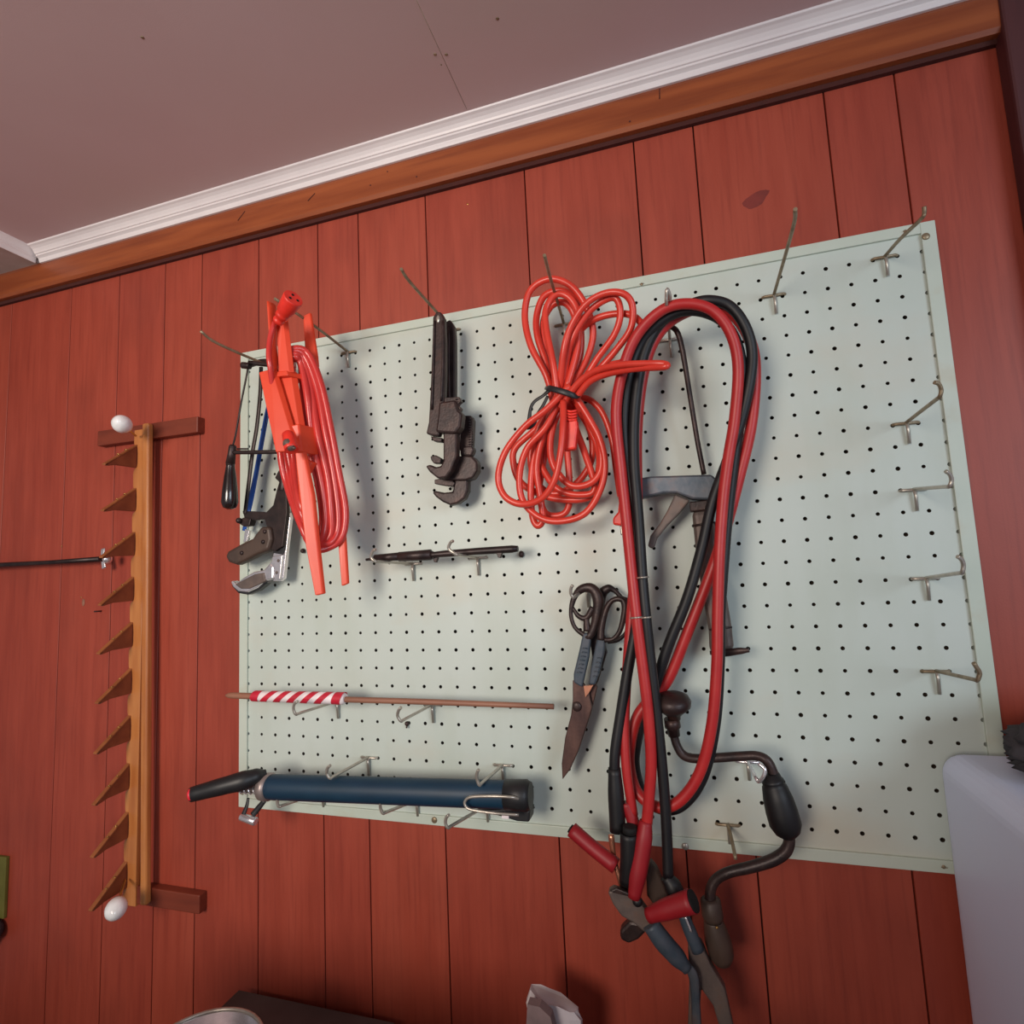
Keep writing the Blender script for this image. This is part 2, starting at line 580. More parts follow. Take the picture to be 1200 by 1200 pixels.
curled((507, 826), (470, 845), [(466, 839), (467, 833), (470, 829)], 'hook under the plain middle of the brown dowel', d=3.1)
curled((432, 888), (387, 912), [(383, 906), (384, 900), (387, 897)], 'empty hook above the middle of the blue hand pump')
curled((589, 897), (562, 920), [(559, 913), (559, 906), (561, 902)], 'empty hook above the foot end of the blue hand pump')
curled((379, 928), (327, 945), [(325, 939), (326, 932), (330, 929)], 'leftmost of the three hooks under the blue hand pump', prong=.8)
curled((489, 938), (449, 953), [(446, 947), (446, 941), (449, 938)], 'middle of the three hooks under the blue hand pump', prong=.8)
curled((571, 944), (525, 970), [(522, 964), (523, 958), (526, 955)], 'rightmost of the three hooks under the blue hand pump', prong=.8)
curled((688, 690), (672, 700), [(669, 696), (669, 690), (671, 686)], 'small hook holding the ring handles of the tin snips', d=2.4)
hook((876, 893), [(884, 908, 2.4), (889, 916, 2.8), (895, 909, 3.0), (896, 901, 3.0), (889, 895, 2.9)], 'bright hook holding the crank of the bit brace', M_chrome, prong=.8, w=.075)
hook((853, 967), [(857, 982, 1.0), (861, 1001, 2.0), (862, 1007, 2.1)], 'hook at the bottom edge of the board near the brace handle, pointing down', M_oldsteel, prong=.8)

# ------------------------------------------------------------------ orange cord winder with its cord
wi = thing('cord_winder', 'orange plastic cord winder frame hanging edge-on from a long hook', 'cord winder', tuple(at(350, 560, 4)))
P = MB()
P.ptube([(318, 356, 5.2), (320, 400, 5.2), (322, 436, 5.1)], [15, 13, 15], flat=.35, ref=(1, 0, 0), seg=8)
P.make('near_prong', M_orange, wi)
P = MB()
P.prism([at(303, 436, 5.4), at(318, 432, 5.3), at(347, 528, 5.2), at(323, 530, 5.4)], (.18, .25, 0))
P.make('side_plate', M_orange, wi, bevel=.05)
P = MB()
P.prism([at(324, 440, 4.9), at(340, 434, 4.8), at(354, 524, 4.8), at(336, 528, 4.9)], (.2, .3, 0))
P.make('side_plate', M_orange, wi, bevel=.05)
P = MB()
P.prism([at(323, 372, 5.2), at(331, 370, 5.1), at(339, 436, 5.0), at(326, 438, 5.1)], (.2, .2, 0))
P.make('near_prong', M_orange, wi, bevel=.05)
P = MB()
P.prism([at(355, 370, 3.3), at(363, 366, 3.2), at(371, 418, 3.1), at(372, 430, 3.1), at(359, 430, 3.2), at(357, 410, 3.2)], (.05, .15, 0))
P.make('far_prong', M_orange, wi, bevel=.05)
P = MB()
P.prism([at(345, 525, 4.9), at(354, 522, 4.8), at(366, 580, 4.6), at(372, 640, 4.5), at(378, 696, 4.4), at(369, 698, 4.5), at(358, 640, 4.7), at(350, 580, 4.8)], (.08, .2, 0))
P.make('near_prong', M_orange, wi, bevel=.05)
P = MB()
P.prism([at(393, 600, 3.2), at(402, 600, 3.1), at(407, 684, 3.0), at(400, 687, 3.1)], (.06, .15, 0))
P.make('far_prong', M_orange, wi, bevel=.05)
P = MB()
P.prism([at(317, 436, 5.2), at(336, 434, 5.1), at(337, 440, 5.1), at(319, 442, 5.2)], (.6, 1.4, 0))
P.make('cross_piece', M_orange, wi, bevel=.05)
P = MB()
P.prism([at(333, 500, 5.2), at(350, 496, 5.0), at(354, 530, 4.9), at(336, 531, 5.1)], (.4, 1.6, 0))
P.make('cross_piece', M_orange, wi, bevel=.08)
P = MB()
P.prism([at(352, 536, 4.6), at(366, 542, 4.3), at(358, 556, 4.4), at(351, 560, 4.5)], (.1, .3, 0))
P.make('cleat', M_orange, wi, bevel=.04)

co = thing('extension_cord', 'pinkish orange extension cord wound on the orange plastic winder', 'extension cord', tuple(at(370, 640, 4)))
outer = [(338, 411), (360, 414), (377, 450), (387, 500), (397, 550), (404, 595), (402, 624), (389, 641), (369, 642), (352, 615), (338, 573), (329, 535), (326, 485), (328, 432)]
inner = [(345, 420), (352, 427), (357, 470), (363, 520), (373, 565), (378, 600), (377, 624), (371, 632), (362, 615), (352, 580), (346, 545), (343, 500), (341, 450), (342, 427)]
P = MB()
for k in range(8):
    t = k / 7
    lp = []
    for i, (a, b) in enumerate(zip(outer, inner)):
        x = a[0] + (b[0] - a[0]) * t + random.uniform(-1.2, 1.2)
        y = a[1] + (b[1] - a[1]) * t + random.uniform(-1.5, 1.5)
        d = 5.0 - (x - 320) / 90 * 2.0 - (.35 if k % 2 else 0) + random.uniform(-.08, .08) - (1.2 if i > 9 else 0)
        lp.append((x, y, d))
    P.ptube(lp, 8.6, sub=6, closed=True, seg=10)
P.ptube([(322, 378, 5.4), (317, 395, 5.5), (315, 415, 5.6), (317, 432, 5.5), (322, 470, 4.9), (329, 500, 4.9), (334, 516, 5.1)], 6.5)
P.make('cord', M_ocord2, co)
P = MB()
a, b = at(325, 378, 5.6), at(344, 349, 6.3)
P.lathe(a, b, [(0, .14), (.02, .26), (.12, .3), (.14, .25), (.24, .25), (.26, .34), (.36, .34), (.38, .30), (.48, .42), (.95, .5), (1.0, .48)], 18)
sk = P.make('socket', M_oplug, co)
ax = (b - a).normalized()
u = ax.cross(Vector((0, 0, 1))).normalized()
v = ax.cross(u)
Q = MB()
for du, dv in [(-.2, .1), (.2, .1), (0, -.2)]:
    c = b + u * du + v * dv - ax * .03
    Q.lathe(c, c + ax * .05, [(0, .075), (1, .075)], 8)
Q.make('socket_hole', M_black, sk)
P = MB()
a, b = at(337, 507, 5.6), at(342, 527, 5.9)
P.lathe(a, b, [(0, .2), (.1, .3), (.9, .36), (1, .34)], 14)
P.make('plug', M_oplug, co)
P = MB()
for k in range(5):
    a = at(334 + k * 1.8, 515 + k * 2.4, 6.0)
    P.tube([a, a + Vector((.28, -.05, -.06))], .05, seg=6)
P.lathe(at(335, 517, 5.95), at(344, 526, 5.95), [(0, .18), (.2, .26), (.8, .24), (1, .12)], 10)
P.make('prong', M_gunmetal, co, label='worn metal prongs of the plug')

# ------------------------------------------------------------------ saws at the left
cs = thing('coping_saw', 'black-handled coping saw hanging past the left edge of the pegboard', 'saw', tuple(at(269, 596, 2.6)))
P = MB()
P.ptube([(291, 426, 3.0), (289, 440, 3.0), (283, 470, 2.9), (276, 510, 2.8), (271, 528, 2.7)], 2.2, seg=6)
P.make('blade', M_bar, cs)
P = MB()
a, b = at(270, 541, 2.6), at(269, 597, 2.6)
P.lathe(a, b, [(0, .2), (.02, .27), (.1, .24), (.3, .33), (.6, .43), (.85, .47), (.96, .36), (1, .12)], 18)
P.make('handle', M_wood_blk, cs)
P = MB()
P.lathe(at(273, 521, 2.7), at(270, 543, 2.6), [(0, .14), (.1, .22), (.5, .23), (1, .27)], 12)
P.make('ferrule', M_iron, cs)
P = MB()
P.ptube([(272, 530, 2.7), (300, 530, 2.6), (350, 529, 2.3)], 5, seg=8)
P.ptube([(278, 526, 2.7), (291, 526, 2.6)], 2, seg=6)
P.ptube([(350, 529, 2.3), (348, 480, 2.4), (342, 440, 2.6), (330, 430, 2.8), (292, 425, 3.0)], 5.5, seg=8)
P.ptube([(284, 428, 3.05), (293, 429, 3.0)], 8, seg=8)
P.make('frame', M_bar, cs)

hs = thing('hacksaw', 'brown metal hacksaw with a curved grip hanging beside the orange cord winder', 'saw', tuple(at(290, 660, 1.4)))
P = MB()
P.ptube([(292, 428, 1.8), (310, 424, 1.8), (340, 430, 1.8)], [7, 8, 9], flat=.5, seg=8)
P.ptube([(306, 430, 1.8), (305, 460, 1.7), (301, 500, 1.6), (296, 530, 1.55), (291, 570, 1.5), (287, 602, 1.5)], 5.5, flat=.6, seg=8)
P.ptube([(338, 428, 1.8), (336, 480, 1.7), (333, 540, 1.5), (330, 575, 1.45)], 9, flat=.5, seg=8)
P.plate([(326, 552), (334, 545), (336, 600), (331, 640), (322, 646), (312, 640), (314, 622), (310, 608), (294, 610), (286, 606), (284, 599), (296, 599), (312, 600), (320, 592), (324, 575), (327, 565), (322, 560)], 1.5, .3)
P.make('frame', M_bar, hs, bevel=.03)
P = MB()
P.plate([(279, 609), (286, 606), (294, 608), (292, 616), (285, 617), (279, 613)], 1.6, .5)
P.ball(at(280, 610, 1.7), .18)
P.make('wing_nut', M_iron, hs, bevel=.05)
P = MB()
P.plate([(305, 617), (316, 617), (318, 632), (314, 645), (300, 650), (285, 658), (276, 662), (267, 659), (263, 652), (266, 646), (282, 637), (295, 631), (300, 624)], 1.75, .75)
gr = P.make('grip', M_bakelite, hs, bevel=.2, seg=3)
for px, py in [(310, 623), (308, 635), (283, 648)]:
    MB().ball(at(px, py, 1.78), .13, sy=.5, nu=10, nv=6).make('rivet', M_iron, gr)

bs = thing('bow_saw', 'blue-painted saw blade frame hanging behind the brown hacksaw', 'saw', tuple(at(283, 632, .8)))
P = MB()
P.ptube([(322, 450, .9), (314, 480, .9), (309, 505, .9), (301, 550, .85), (294, 585, .8), (286, 622, .8)], [6, 7, 7, 7, 8, 6], flat=.35, seg=8)
P.make('frame', M_blue, bs)
P = MB()
P.plate([(287, 620), (292, 622), (289, 634), (285, 636), (286, 628)], .9, .2)
P.make('blade_tip', M_chrome, bs, bevel=.02)

ms = thing('pruning_saw', 'chrome-handled saw hanging lowest of the saws with a ribbed grip', 'saw', tuple(at(290, 695, 1.2)))
P = MB()
P.plate([(338, 600), (340, 606), (336, 640), (332, 678), (328, 681), (320, 681), (320, 650), (327, 630), (331, 612)], 1.2, .3)
P.make('blade', M_chrome, ms, bevel=.03)
P = MB()
P.plate([(320, 630), (328, 605), (335, 560), (337, 560), (334, 640), (331, 650), (320, 648)], 1.3, .2)
P.make('blade_holder', M_blkpl, ms, bevel=.03)
P = MB()
P.plate([(334, 612), (336, 610), (333, 634), (331, 636)], 1.34, .05)
P.make('stripe', M_redcap, ms)
P = MB()
P.plate([(319, 652), (331, 650), (328, 679), (322, 680), (320, 676), (310, 680), (309, 668), (318, 658)], 1.4, .4)
ck = P.make('cheek', M_chrome, ms, bevel=.05)
for px, py in [(326, 657), (324, 671)]:
    MB().ball(at(px, py, 1.42), .09, sy=.5, nu=8, nv=6).make('rivet', M_gunmetal, ck)
P = MB()
P.plate([(309, 668), (317, 660), (320, 664), (320, 678), (310, 681), (301, 689), (290, 694), (279, 693), (273, 688), (270, 682), (272, 680), (276, 684), (285, 677), (297, 670)], 1.45, .5)
gp = P.make('handle', M_chrome, ms, bevel=.1)
P = MB()
P.plate([(309, 671), (311, 681), (301, 686), (292, 690), (282, 690), (275, 685), (286, 679), (298, 673)], 1.52, .2)
P.make('grip_inlay', M_gunmetal, gp, bevel=.05)
P = MB()
P.plate([(271, 686), (279, 695), (290, 697), (302, 692), (313, 683), (302, 687), (290, 691), (278, 690)], 1.3, .45)
P.make('grip_backing', M_blkpl, gp, bevel=.04)

# ------------------------------------------------------------------ pipe wrenches


def wrench(name, label, px0, handle, teeth_at, jaw, hook_jaw, d, housing):
    t = thing(name, label, 'wrench', tuple(at(px0[0], px0[1], d)))
    P = MB()
    P.plate(handle, d, .4)
    P.make('handle', M_iron, t, bevel=.1)
    return t


w1 = thing('pipe_wrench', 'front pipe wrench, rusty brown, its hanging hole on the hook tip side', 'wrench', tuple(at(513, 585, 2.4)))
P = MB()
P.plate([(507, 372), (511, 365), (516, 365), (520, 372), (521, 400), (521, 440), (520, 470), (516, 500), (514, 511), (505, 510), (499, 508), (502, 495), (504, 460), (506, 410)], 2.6, .45)
P.make('handle', M_iron, w1, bevel=.08)
P = MB()
P.ptube([(509, 376, 2.65), (508, 420, 2.65), (506, 480, 2.65)], 3, seg=6)
P.ptube([(519, 376, 2.65), (519, 420, 2.65), (517, 470, 2.65)], 3, seg=6)
P.make('handle_rib', M_iron, w1)
P = MB()
P.ball(at(513.5, 374, 2.62), .11, sy=.6, sz=2.0, nu=10, nv=8)
P.make('hanging_hole', M_steel, w1, label='worn hole with the hook wire in it')
P = MB()
P.plate([(514, 471), (533, 468), (537, 480), (541, 484), (539, 500), (533, 508), (516, 507), (510, 506), (513, 484)], 2.7, .7)
P.make('housing', M_iron, w1, bevel=.12)
P = MB()
P.plate([(517, 466), (538, 465), (540, 470), (536, 474), (540, 478), (538, 484), (517, 484)], 2.5, .35)
for k in range(5):
    y = 468 + k * 3.4
    P.ptube([(534, y, 2.55), (539.5, y, 2.4)], 2.4, seg=6, sub=0)
P.make('adjusting_nut', M_iron, w1, bevel=.05)
P = MB()
P.plate([(519, 506), (535, 506), (535, 535), (528, 552), (522, 560), (513, 561), (503, 553), (498, 546), (503, 544), (510, 547), (516, 546), (519, 540)], 2.5, .55)
P.make('hook_jaw', M_iron, w1, bevel=.1)
P = MB()
P.plate([(504, 511), (518, 513), (517, 518), (508, 517)], 2.4, .4)
P.plate([(504, 535), (510, 533), (517, 537), (516, 543), (508, 543), (505, 539)], 2.2, .4)
P.make('heel_jaw', M_iron, w1, bevel=.05)

w2 = thing('pipe_wrench', 'rear pipe wrench, larger, its toothed jaw reaching lowest', 'wrench', tuple(at(535, 590, 1.2)))
P = MB()
P.plate([(522, 377), (527, 374), (532, 382), (533, 400), (533, 440), (533, 470), (535, 505), (524, 508), (521, 470), (521, 400)], 1.5, .45)
P.make('handle', M_bar, w2, bevel=.08)
P = MB()
P.ptube([(526, 384, 1.55), (526, 430, 1.55), (527, 475, 1.55)], 3, seg=6)
P.make('handle_rib', M_bar, w2)
P = MB()
P.plate([(540, 487), (552, 487), (554, 492), (552, 530), (541, 534), (538, 525), (540, 505)], 1.5, .5)
for k in range(11):
    y = 491 + k * 3
    P.ptube([(549, y, 1.55), (554.5, y, 1.4)], 2.2, seg=6, sub=0)
P.make('toothed_shank', M_iron, w2, bevel=.04)
P = MB()
P.plate([(539, 524), (553, 522), (555, 527), (552, 534), (539, 534)], 1.7, .5)
P.make('adjusting_nut', M_iron, w2, bevel=.08)
P = MB()
P.plate([(530, 537), (542, 533), (553, 534), (559, 541), (559, 551), (554, 560), (545, 563), (530, 563), (516, 562), (511, 559), (524, 555)], 1.7, .7)
P.make('housing', M_iron, w2, bevel=.18, seg=3)
P = MB()
P.plate([(509, 562), (514, 561), (530, 563), (533, 566), (531, 570), (520, 569), (509, 567)], 1.6, .4)
P.make('heel_jaw', M_iron, w2, bevel=.04)
P = MB()
P.plate([(533, 561), (548, 559), (548, 575), (544, 584), (536, 590), (527, 592), (518, 588), (510, 582), (506, 577), (510, 575), (520, 577), (530, 576)], 1.5, .55)
P.make('hook_jaw', M_iron, w2, bevel=.1)
P = MB()
P.ptube([(530, 508, 1.5), (530, 530, 1.5), (528, 545, 1.6)], 8, seg=10)
P.make('shank', M_bluegrey, w2)

# ------------------------------------------------------------------ tied red-orange cord
rc = thing('extension_cord', 'glossy red-orange extension cord coiled and tied in the middle with a black strap', 'extension cord', tuple(at(650, 612, 1.5)))
K = (655, 462)
CW = 8.2
P = MB()
U_ = [
    [(648, 470, 2.2), (640, 440, 2.5), (622, 405, 2.6), (615, 370, 2.6), (622, 340, 2.7), (645, 327, 2.8), (670, 336, 2.8), (688, 362, 2.6), (695, 392, 2.4), (686, 425, 2.3), (668, 455, 2.3)],
    [(650, 470, 1.9), (641, 430, 2.1), (630, 395, 2.2), (629, 370, 2.2), (638, 347, 2.3), (658, 341, 2.3), (674, 352, 2.2), (680, 380, 2.1), (680, 415, 2.0), (668, 455, 1.9)],
    [(652, 468, 1.6), (645, 432, 1.8), (638, 400, 1.9), (637, 376, 1.9), (647, 358, 2.0), (662, 355, 2.0), (673, 370, 1.8), (675, 400, 1.8), (664, 450, 1.8)],
    [(654, 468, 3.0), (648, 425, 3.2), (640, 385, 3.1), (640, 362, 3.0), (652, 345, 3.0), (668, 350, 2.9), (678, 372, 2.8), (676, 410, 2.8), (664, 455, 2.8)],
    [(655, 466, 2.6), (660, 415, 3.4), (668, 385, 3.6), (685, 358, 3.8), (708, 344, 3.9), (730, 344, 3.9), (741, 358, 3.7), (739, 385, 3.4), (722, 410, 3.2), (700, 435, 3.0), (672, 462, 2.8)],
    [(658, 470, 2.4), (664, 420, 3.0), (673, 392, 3.3), (690, 366, 3.4), (708, 352, 3.5), (722, 350, 3.5), (727, 368, 3.4), (720, 392, 3.2), (700, 420, 3.0), (684, 445, 2.8), (664, 466, 2.7)],
    [(656, 472, 2.0), (668, 410, 2.4), (682, 385, 2.6), (705, 371, 2.9), (735, 368, 3.0), (752, 380, 3.1), (753, 400, 3.1), (740, 420, 3.2), (715, 428, 3.4)],
    [(657, 478, 3.0), (675, 452, 3.4), (695, 436, 3.8), (725, 428, 4.4), (765, 426, 4.9), (780, 427, 5.0), (778, 430, 5.1), (745, 432, 4.5), (712, 438, 3.9), (690, 448, 3.5), (674, 468, 3.1)],
]
L_ = [
    [(668, 452, 3.3), (640, 480, 3.3), (615, 500, 3.3), (592, 530, 3.2), (584, 560, 3.1), (592, 582, 3.1), (612, 591, 3.1), (635, 584, 3.3), (650, 562, 3.5), (657, 530, 3.6), (660, 495, 3.5), (660, 470, 3.2)],
    [(658, 466, 2.8), (640, 500, 2.9), (618, 525, 2.8), (609, 555, 2.7), (612, 585, 2.6), (630, 605, 2.6), (655, 611, 2.6), (685, 602, 2.6), (703, 575, 2.6), (709, 545, 2.6), (703, 515, 2.6), (690, 490, 2.7), (676, 468, 2.8)],
    [(652, 468, 2.2), (635, 500, 2.2), (625, 540, 2.2), (622, 575, 2.2), (624, 605, 2.1), (630, 616, 2.1), (636, 608, 2.1), (633, 580, 2.2), (629, 545, 2.3), (640, 500, 2.5), (655, 468, 2.5)],
    [(662, 466, 2.3), (648, 500, 2.5), (645, 530, 2.5), (652, 552, 2.5), (670, 569, 2.5), (692, 566, 2.5), (704, 550, 2.5), (703, 522, 2.5), (692, 497, 2.5), (676, 472, 2.5)],
    [(650, 470, 1.5), (630, 500, 1.5), (604, 525, 1.5), (602, 545, 1.5), (610, 565, 1.5), (628, 577, 1.6), (655, 585, 1.7), (690, 583, 1.7), (700, 560, 1.8), (702, 530, 1.9), (690, 500, 2.0), (672, 470, 2.0)],
    [(654, 470, 1.7), (640, 505, 1.8), (632, 535, 1.9), (640, 556, 2.0), (655, 574, 2.1), (680, 580, 2.1), (697, 572, 2.1), (685, 530, 2.0), (674, 500, 1.9), (668, 470, 1.9)],
    [(660, 470, 1.2), (664, 520, 1.3), (667, 560, 1.3), (667, 590, 1.3), (659, 603, 1.3), (640, 602, 1.3), (632, 580, 1.4), (635, 550, 1.4), (645, 500, 1.5)],
    [(668, 468, 1.3), (690, 500, 1.4), (694, 535, 1.4), (680, 562, 1.4), (658, 577, 1.5), (640, 576, 1.5), (626, 560, 1.5), (622, 530, 1.6), (632, 500, 1.6), (650, 470, 1.7)],
]
for q in U_ + L_:
    P.ptube(q, CW, sub=7, seg=10)
for k, dx in enumerate((-9, -3, 3, 9, -6, 0, 6)):
    P.ptube([(656 + dx, 440, 2.0 + .3 * (k % 3)), (656 + dx * .8, 462, 2.1 + .3 * (k % 3)), (654 + dx, 482, 2.0 + .3 * (k % 3))], CW, sub=4)
P.ptube([(672, 466, 1.6), (690, 468, 1.7), (706, 484, 1.7), (717, 515, 1.6), (722, 550, 1.5), (727, 582, 1.4)], 7.5)
P.make('cord', M_ocord, rc)
P = MB()
P.plate([(664, 492), (676, 491), (677, 500), (674, 526), (661, 528), (656, 524), (662, 505)], 3.2, .45)
pc = P.make('plug', M_oplug, rc, bevel=.1)
P = MB()
for k in range(4):
    P.ptube([(663, 481 + k * 3.4, 3.2), (669, 482.3 + k * 3.4, 3.25), (676, 481 + k * 3.4, 3.1)], 3, seg=8, sub=3)
P.make('strain_relief', M_oplug, pc)
P = MB()
P.plate([(725, 588), (731, 588), (735, 614), (727, 616), (718, 615), (718, 607), (724, 600)], 1.6, .5)
pl2 = P.make('plug', M_oplug, rc, bevel=.1)
P = MB()
P.ptube([(728, 616, 1.4), (729, 627, 1.4)], 3, seg=6)
P.make('prong', M_steel, pl2)
P = MB()
P.ptube([(641, 454, 3.0), (645, 455, 3.5), (660, 459, 3.7), (674, 464, 3.5), (678, 463, 3.0), (675, 460, 2.2), (660, 455, 1.2), (645, 452, 1.8)], 7, flat=.25, seg=8, closed=True, ref=(0, 1, 0))
P.ptube([(644, 457, 3.1), (636, 464, 3.0), (627, 470, 3.0), (622, 478, 3.0), (620, 492, 3.0), (618, 500, 3.0), (624, 497, 3.0), (630, 486, 3.0), (637, 474, 3.0), (642, 464, 3.0)], [5, 4, 4, 4, 5, 7, 7, 5, 4, 4], flat=.35, seg=8)
P.make('strap', M_blkpl, rc)

# ------------------------------------------------------------------ jumper cables
jc = thing('jumper_cables', 'heavy red and black jumper cables looped over a hook with four clamps below', 'jumper cables', tuple(at(780, 1190, 3)))
redA = [(758, 965, 3.2), (761, 930, 3.3), (763, 890, 3.4), (759, 830, 3.5), (751, 765, 3.5), (746, 724, 3.5), (741, 679, 3.4), (733, 600, 3.2), (728, 553, 3.2), (722, 483, 3.4), (731, 430, 3.6), (747, 392, 3.8), (775, 364, 4.0), (805, 356, 4.0), (835, 364, 3.9), (856, 390, 3.7), (865, 430, 3.4), (861, 490, 3.1), (853, 540, 3.0), (847, 590, 3.0), (843, 650, 3.1), (841, 720, 3.1), (840, 780, 3.1), (834, 850, 3.0), (820, 905, 2.8), (797, 938, 2.7), (772, 946, 2.6), (748, 930, 2.3), (738, 900, 2.2), (739, 870, 2.2), (748, 838, 2.1), (768, 814, 2.0), (785, 792, 2.0), (808, 735, 2.1), (831, 676, 2.1), (850, 620, 2.2), (866, 560, 2.3), (880, 500, 2.4), (885, 440, 2.5), (880, 402, 2.6), (860, 370, 2.8), (830, 360, 3.0), (800, 368, 3.0), (776, 386, 2.9), (760, 415, 2.8), (751, 460, 2.6), (747, 510, 2.5), (747, 560, 2.4), (747, 620, 2.4), (743, 680, 2.4), (738, 740, 2.5), (734, 800, 2.6), (732, 850, 2.7), (734, 900, 2.8), (742, 955, 2.8)]
P = MB()
P.ptube(redA, [13] * 45 + [11.5] * (len(redA) - 45), sub=8, seg=12)
P.make('red_cable', M_red, jc)
P = MB()
blkA = [(720, 905, 2.9), (721, 880, 2.9), (727, 840, 2.8), (735, 790, 2.7), (743, 745, 2.6), (750, 700, 2.6), (748, 650, 2.7), (744, 600, 2.8), (736, 553, 2.8), (731, 500, 2.9), (735, 450, 3.1), (748, 408, 3.2), (768, 382, 3.4), (795, 366, 3.5), (825, 366, 3.5), (852, 382, 3.3), (868, 420, 3.0), (868, 480, 2.7), (860, 540, 2.6), (853, 600, 2.6), (848, 660, 2.7), (844, 720, 2.7), (843, 780, 2.7), (838, 850, 2.6), (824, 910, 2.4), (800, 943, 2.3), (775, 948, 2.2), (754, 932, 1.8), (744, 900, 1.8), (745, 875, 1.8), (752, 845, 1.9), (764, 815, 2.2), (783, 757, 2.5), (805, 702, 2.6), (822, 644, 2.6), (835, 588, 2.7), (853, 538, 2.7), (869, 490, 2.8), (879, 445, 3.0), (881, 410, 3.1), (872, 380, 3.3), (854, 358, 3.4), (830, 352, 3.5), (808, 357, 3.4), (786, 368, 3.3), (766, 390, 3.2), (752, 425, 3.1), (744, 480, 3.0), (743, 540, 3.0), (748, 605, 3.1), (753, 680, 3.3), (757, 724, 3.4), (763, 780, 3.3), (770, 840, 3.2), (777, 910, 3.1), (781, 970, 3.0), (783, 1028, 3.0)]
P.ptube(blkA, 12.5, sub=8, seg=12)
P.make('black_cable', M_blk, jc)
P = MB()
for px, py, w in [(753, 677, 14), (757, 724, 14), (746, 724, 14)]:
    P.ptube([(px - w / 2, py + .5, 3.5), (px - 3, py, 3.75), (px + 3, py - .5, 3.75), (px + w / 2, py - 1, 3.5)], 2.2, seg=6, sub=3)
P.make('staple', M_steel, jc)


def grip(par, pts, w, m, open_end=None, name='grip'):
    P = MB()
    P.ptube(pts, w, sub=5, seg=14)
    o = P.make(name, m, par)
    if open_end:
        Q = MB()
        a, b, r = open_end
        a = at(*a)
        b = at(*b)
        Q.lathe(a, b, [(0, r), (1, r)], 14)
        Q.make('hollow', M_black, o)
    return o


c1 = MB()
c1.ptube([(732, 1030, 3.0), (734, 1050, 3.0), (739, 1064, 3.0)], [11, 12, 9], flat=.4, seg=8)
cl = c1.make('clamp', M_iron, jc, bevel=0)
grip(cl, [(720, 900, 2.9), (722, 935, 2.9), (724, 974, 2.9)], [15, 19, 19], M_blkgrip)
grip(cl, [(737, 976, 3.3), (737, 1005, 3.3), (735, 1034, 3.2)], [21, 20, 19], M_blkgrip, ((738, 968, 3.4), (738, 976, 3.4), .30))
MB().ptube([(716, 978, 2.7), (720, 1008, 2.7), (729, 1040, 2.8)], [7, 6, 6], flat=.4, seg=8).make('spring_arm', M_copper, cl)
c2 = MB()
c2.plate([(712, 1046), (718, 1043), (736, 1048), (748, 1055), (762, 1075), (766, 1090), (756, 1094), (742, 1082), (728, 1074), (718, 1060)], 3.4, .5)
c2 = c2.make('clamp', M_gunmetal, jc, bevel=.08)
Q = MB()
Q.plate([(726, 1092), (738, 1080), (752, 1082), (758, 1092), (748, 1102), (737, 1107), (727, 1102)], 3.1, .6)
Q.make('jaw', M_iron, c2, bevel=.12)
Q = MB()
Q.plate([(714, 1045), (722, 1041), (742, 1049), (740, 1052), (720, 1047)], 3.6, .2)
Q.make('jaw_edge', M_iron, c2, bevel=.05)
grip(c2, [(762, 1082, 3.4), (776, 1102, 3.4), (792, 1120, 3.3), (806, 1136, 3.3)], [20, 22, 21, 13], M_dipped)
Q = MB()
Q.ptube([(800, 1128, 3.2), (812, 1142, 3.2), (815, 1170, 3.2), (817, 1215, 3.2)], [10, 12, 10, 11], flat=.4, seg=8)
Q.make('handle_end', M_bluegrey, c2)
c3 = MB()
c3.plate([(762, 1010), (770, 1020), (782, 1048), (785, 1062), (768, 1064), (758, 1050), (757, 1025)], 2.4, .5)
c3 = c3.make('clamp', M_bakelite, jc, bevel=.08)
grip(c3, [(757, 962, 3.2), (754, 985, 3.3), (748, 1020, 3.4), (743, 1052, 3.5)], [15, 20, 21, 15], M_redgrip)
grip(c3, [(670, 972, 2.6), (694, 993, 2.8), (722, 1015, 3.0)], [17, 17, 18], M_redgrip, ((668, 970.5, 2.58), (670, 972.3, 2.6), .2))
grip(c3, [(733, 940, 2.8), (741, 960, 2.8), (745, 985, 2.9), (742, 1000, 3.0)], [13, 15, 16, 12], M_redgrip)
grip(c3, [(760, 1073, 3.6), (785, 1064, 3.8), (812, 1056, 4.0)], [17, 23, 26], M_redgrip, ((812, 1056, 4.0), (813.4, 1055.6, 4.01), .42))
MB().ball(at(747, 1056, 3.5), .22).make('pivot', M_blkgrip, c3)
c4 = MB()
c4.plate([(806, 1108), (822, 1106), (832, 1130), (850, 1160), (862, 1215), (846, 1215), (836, 1180), (822, 1160), (818, 1215), (806, 1215), (808, 1150)], 2.8, .5)
c4 = c4.make('clamp', M_gunmetal, jc, bevel=.08)
grip(c4, [(780, 1027, 3.0), (789, 1040, 3.0), (797, 1062, 3.0)], [14, 21, 21], M_blkgrip, name='boot')
grip(c4, [(800, 1070, 3.0), (808, 1090, 3.0), (818, 1114, 3.0)], [13, 15, 15], M_dipped)
Q = MB()
Q.ptube([(803, 1074, 3.3), (810, 1092, 3.3)], [3, 3], seg=6)
Q.make('spring_arm', M_chrome, c4)

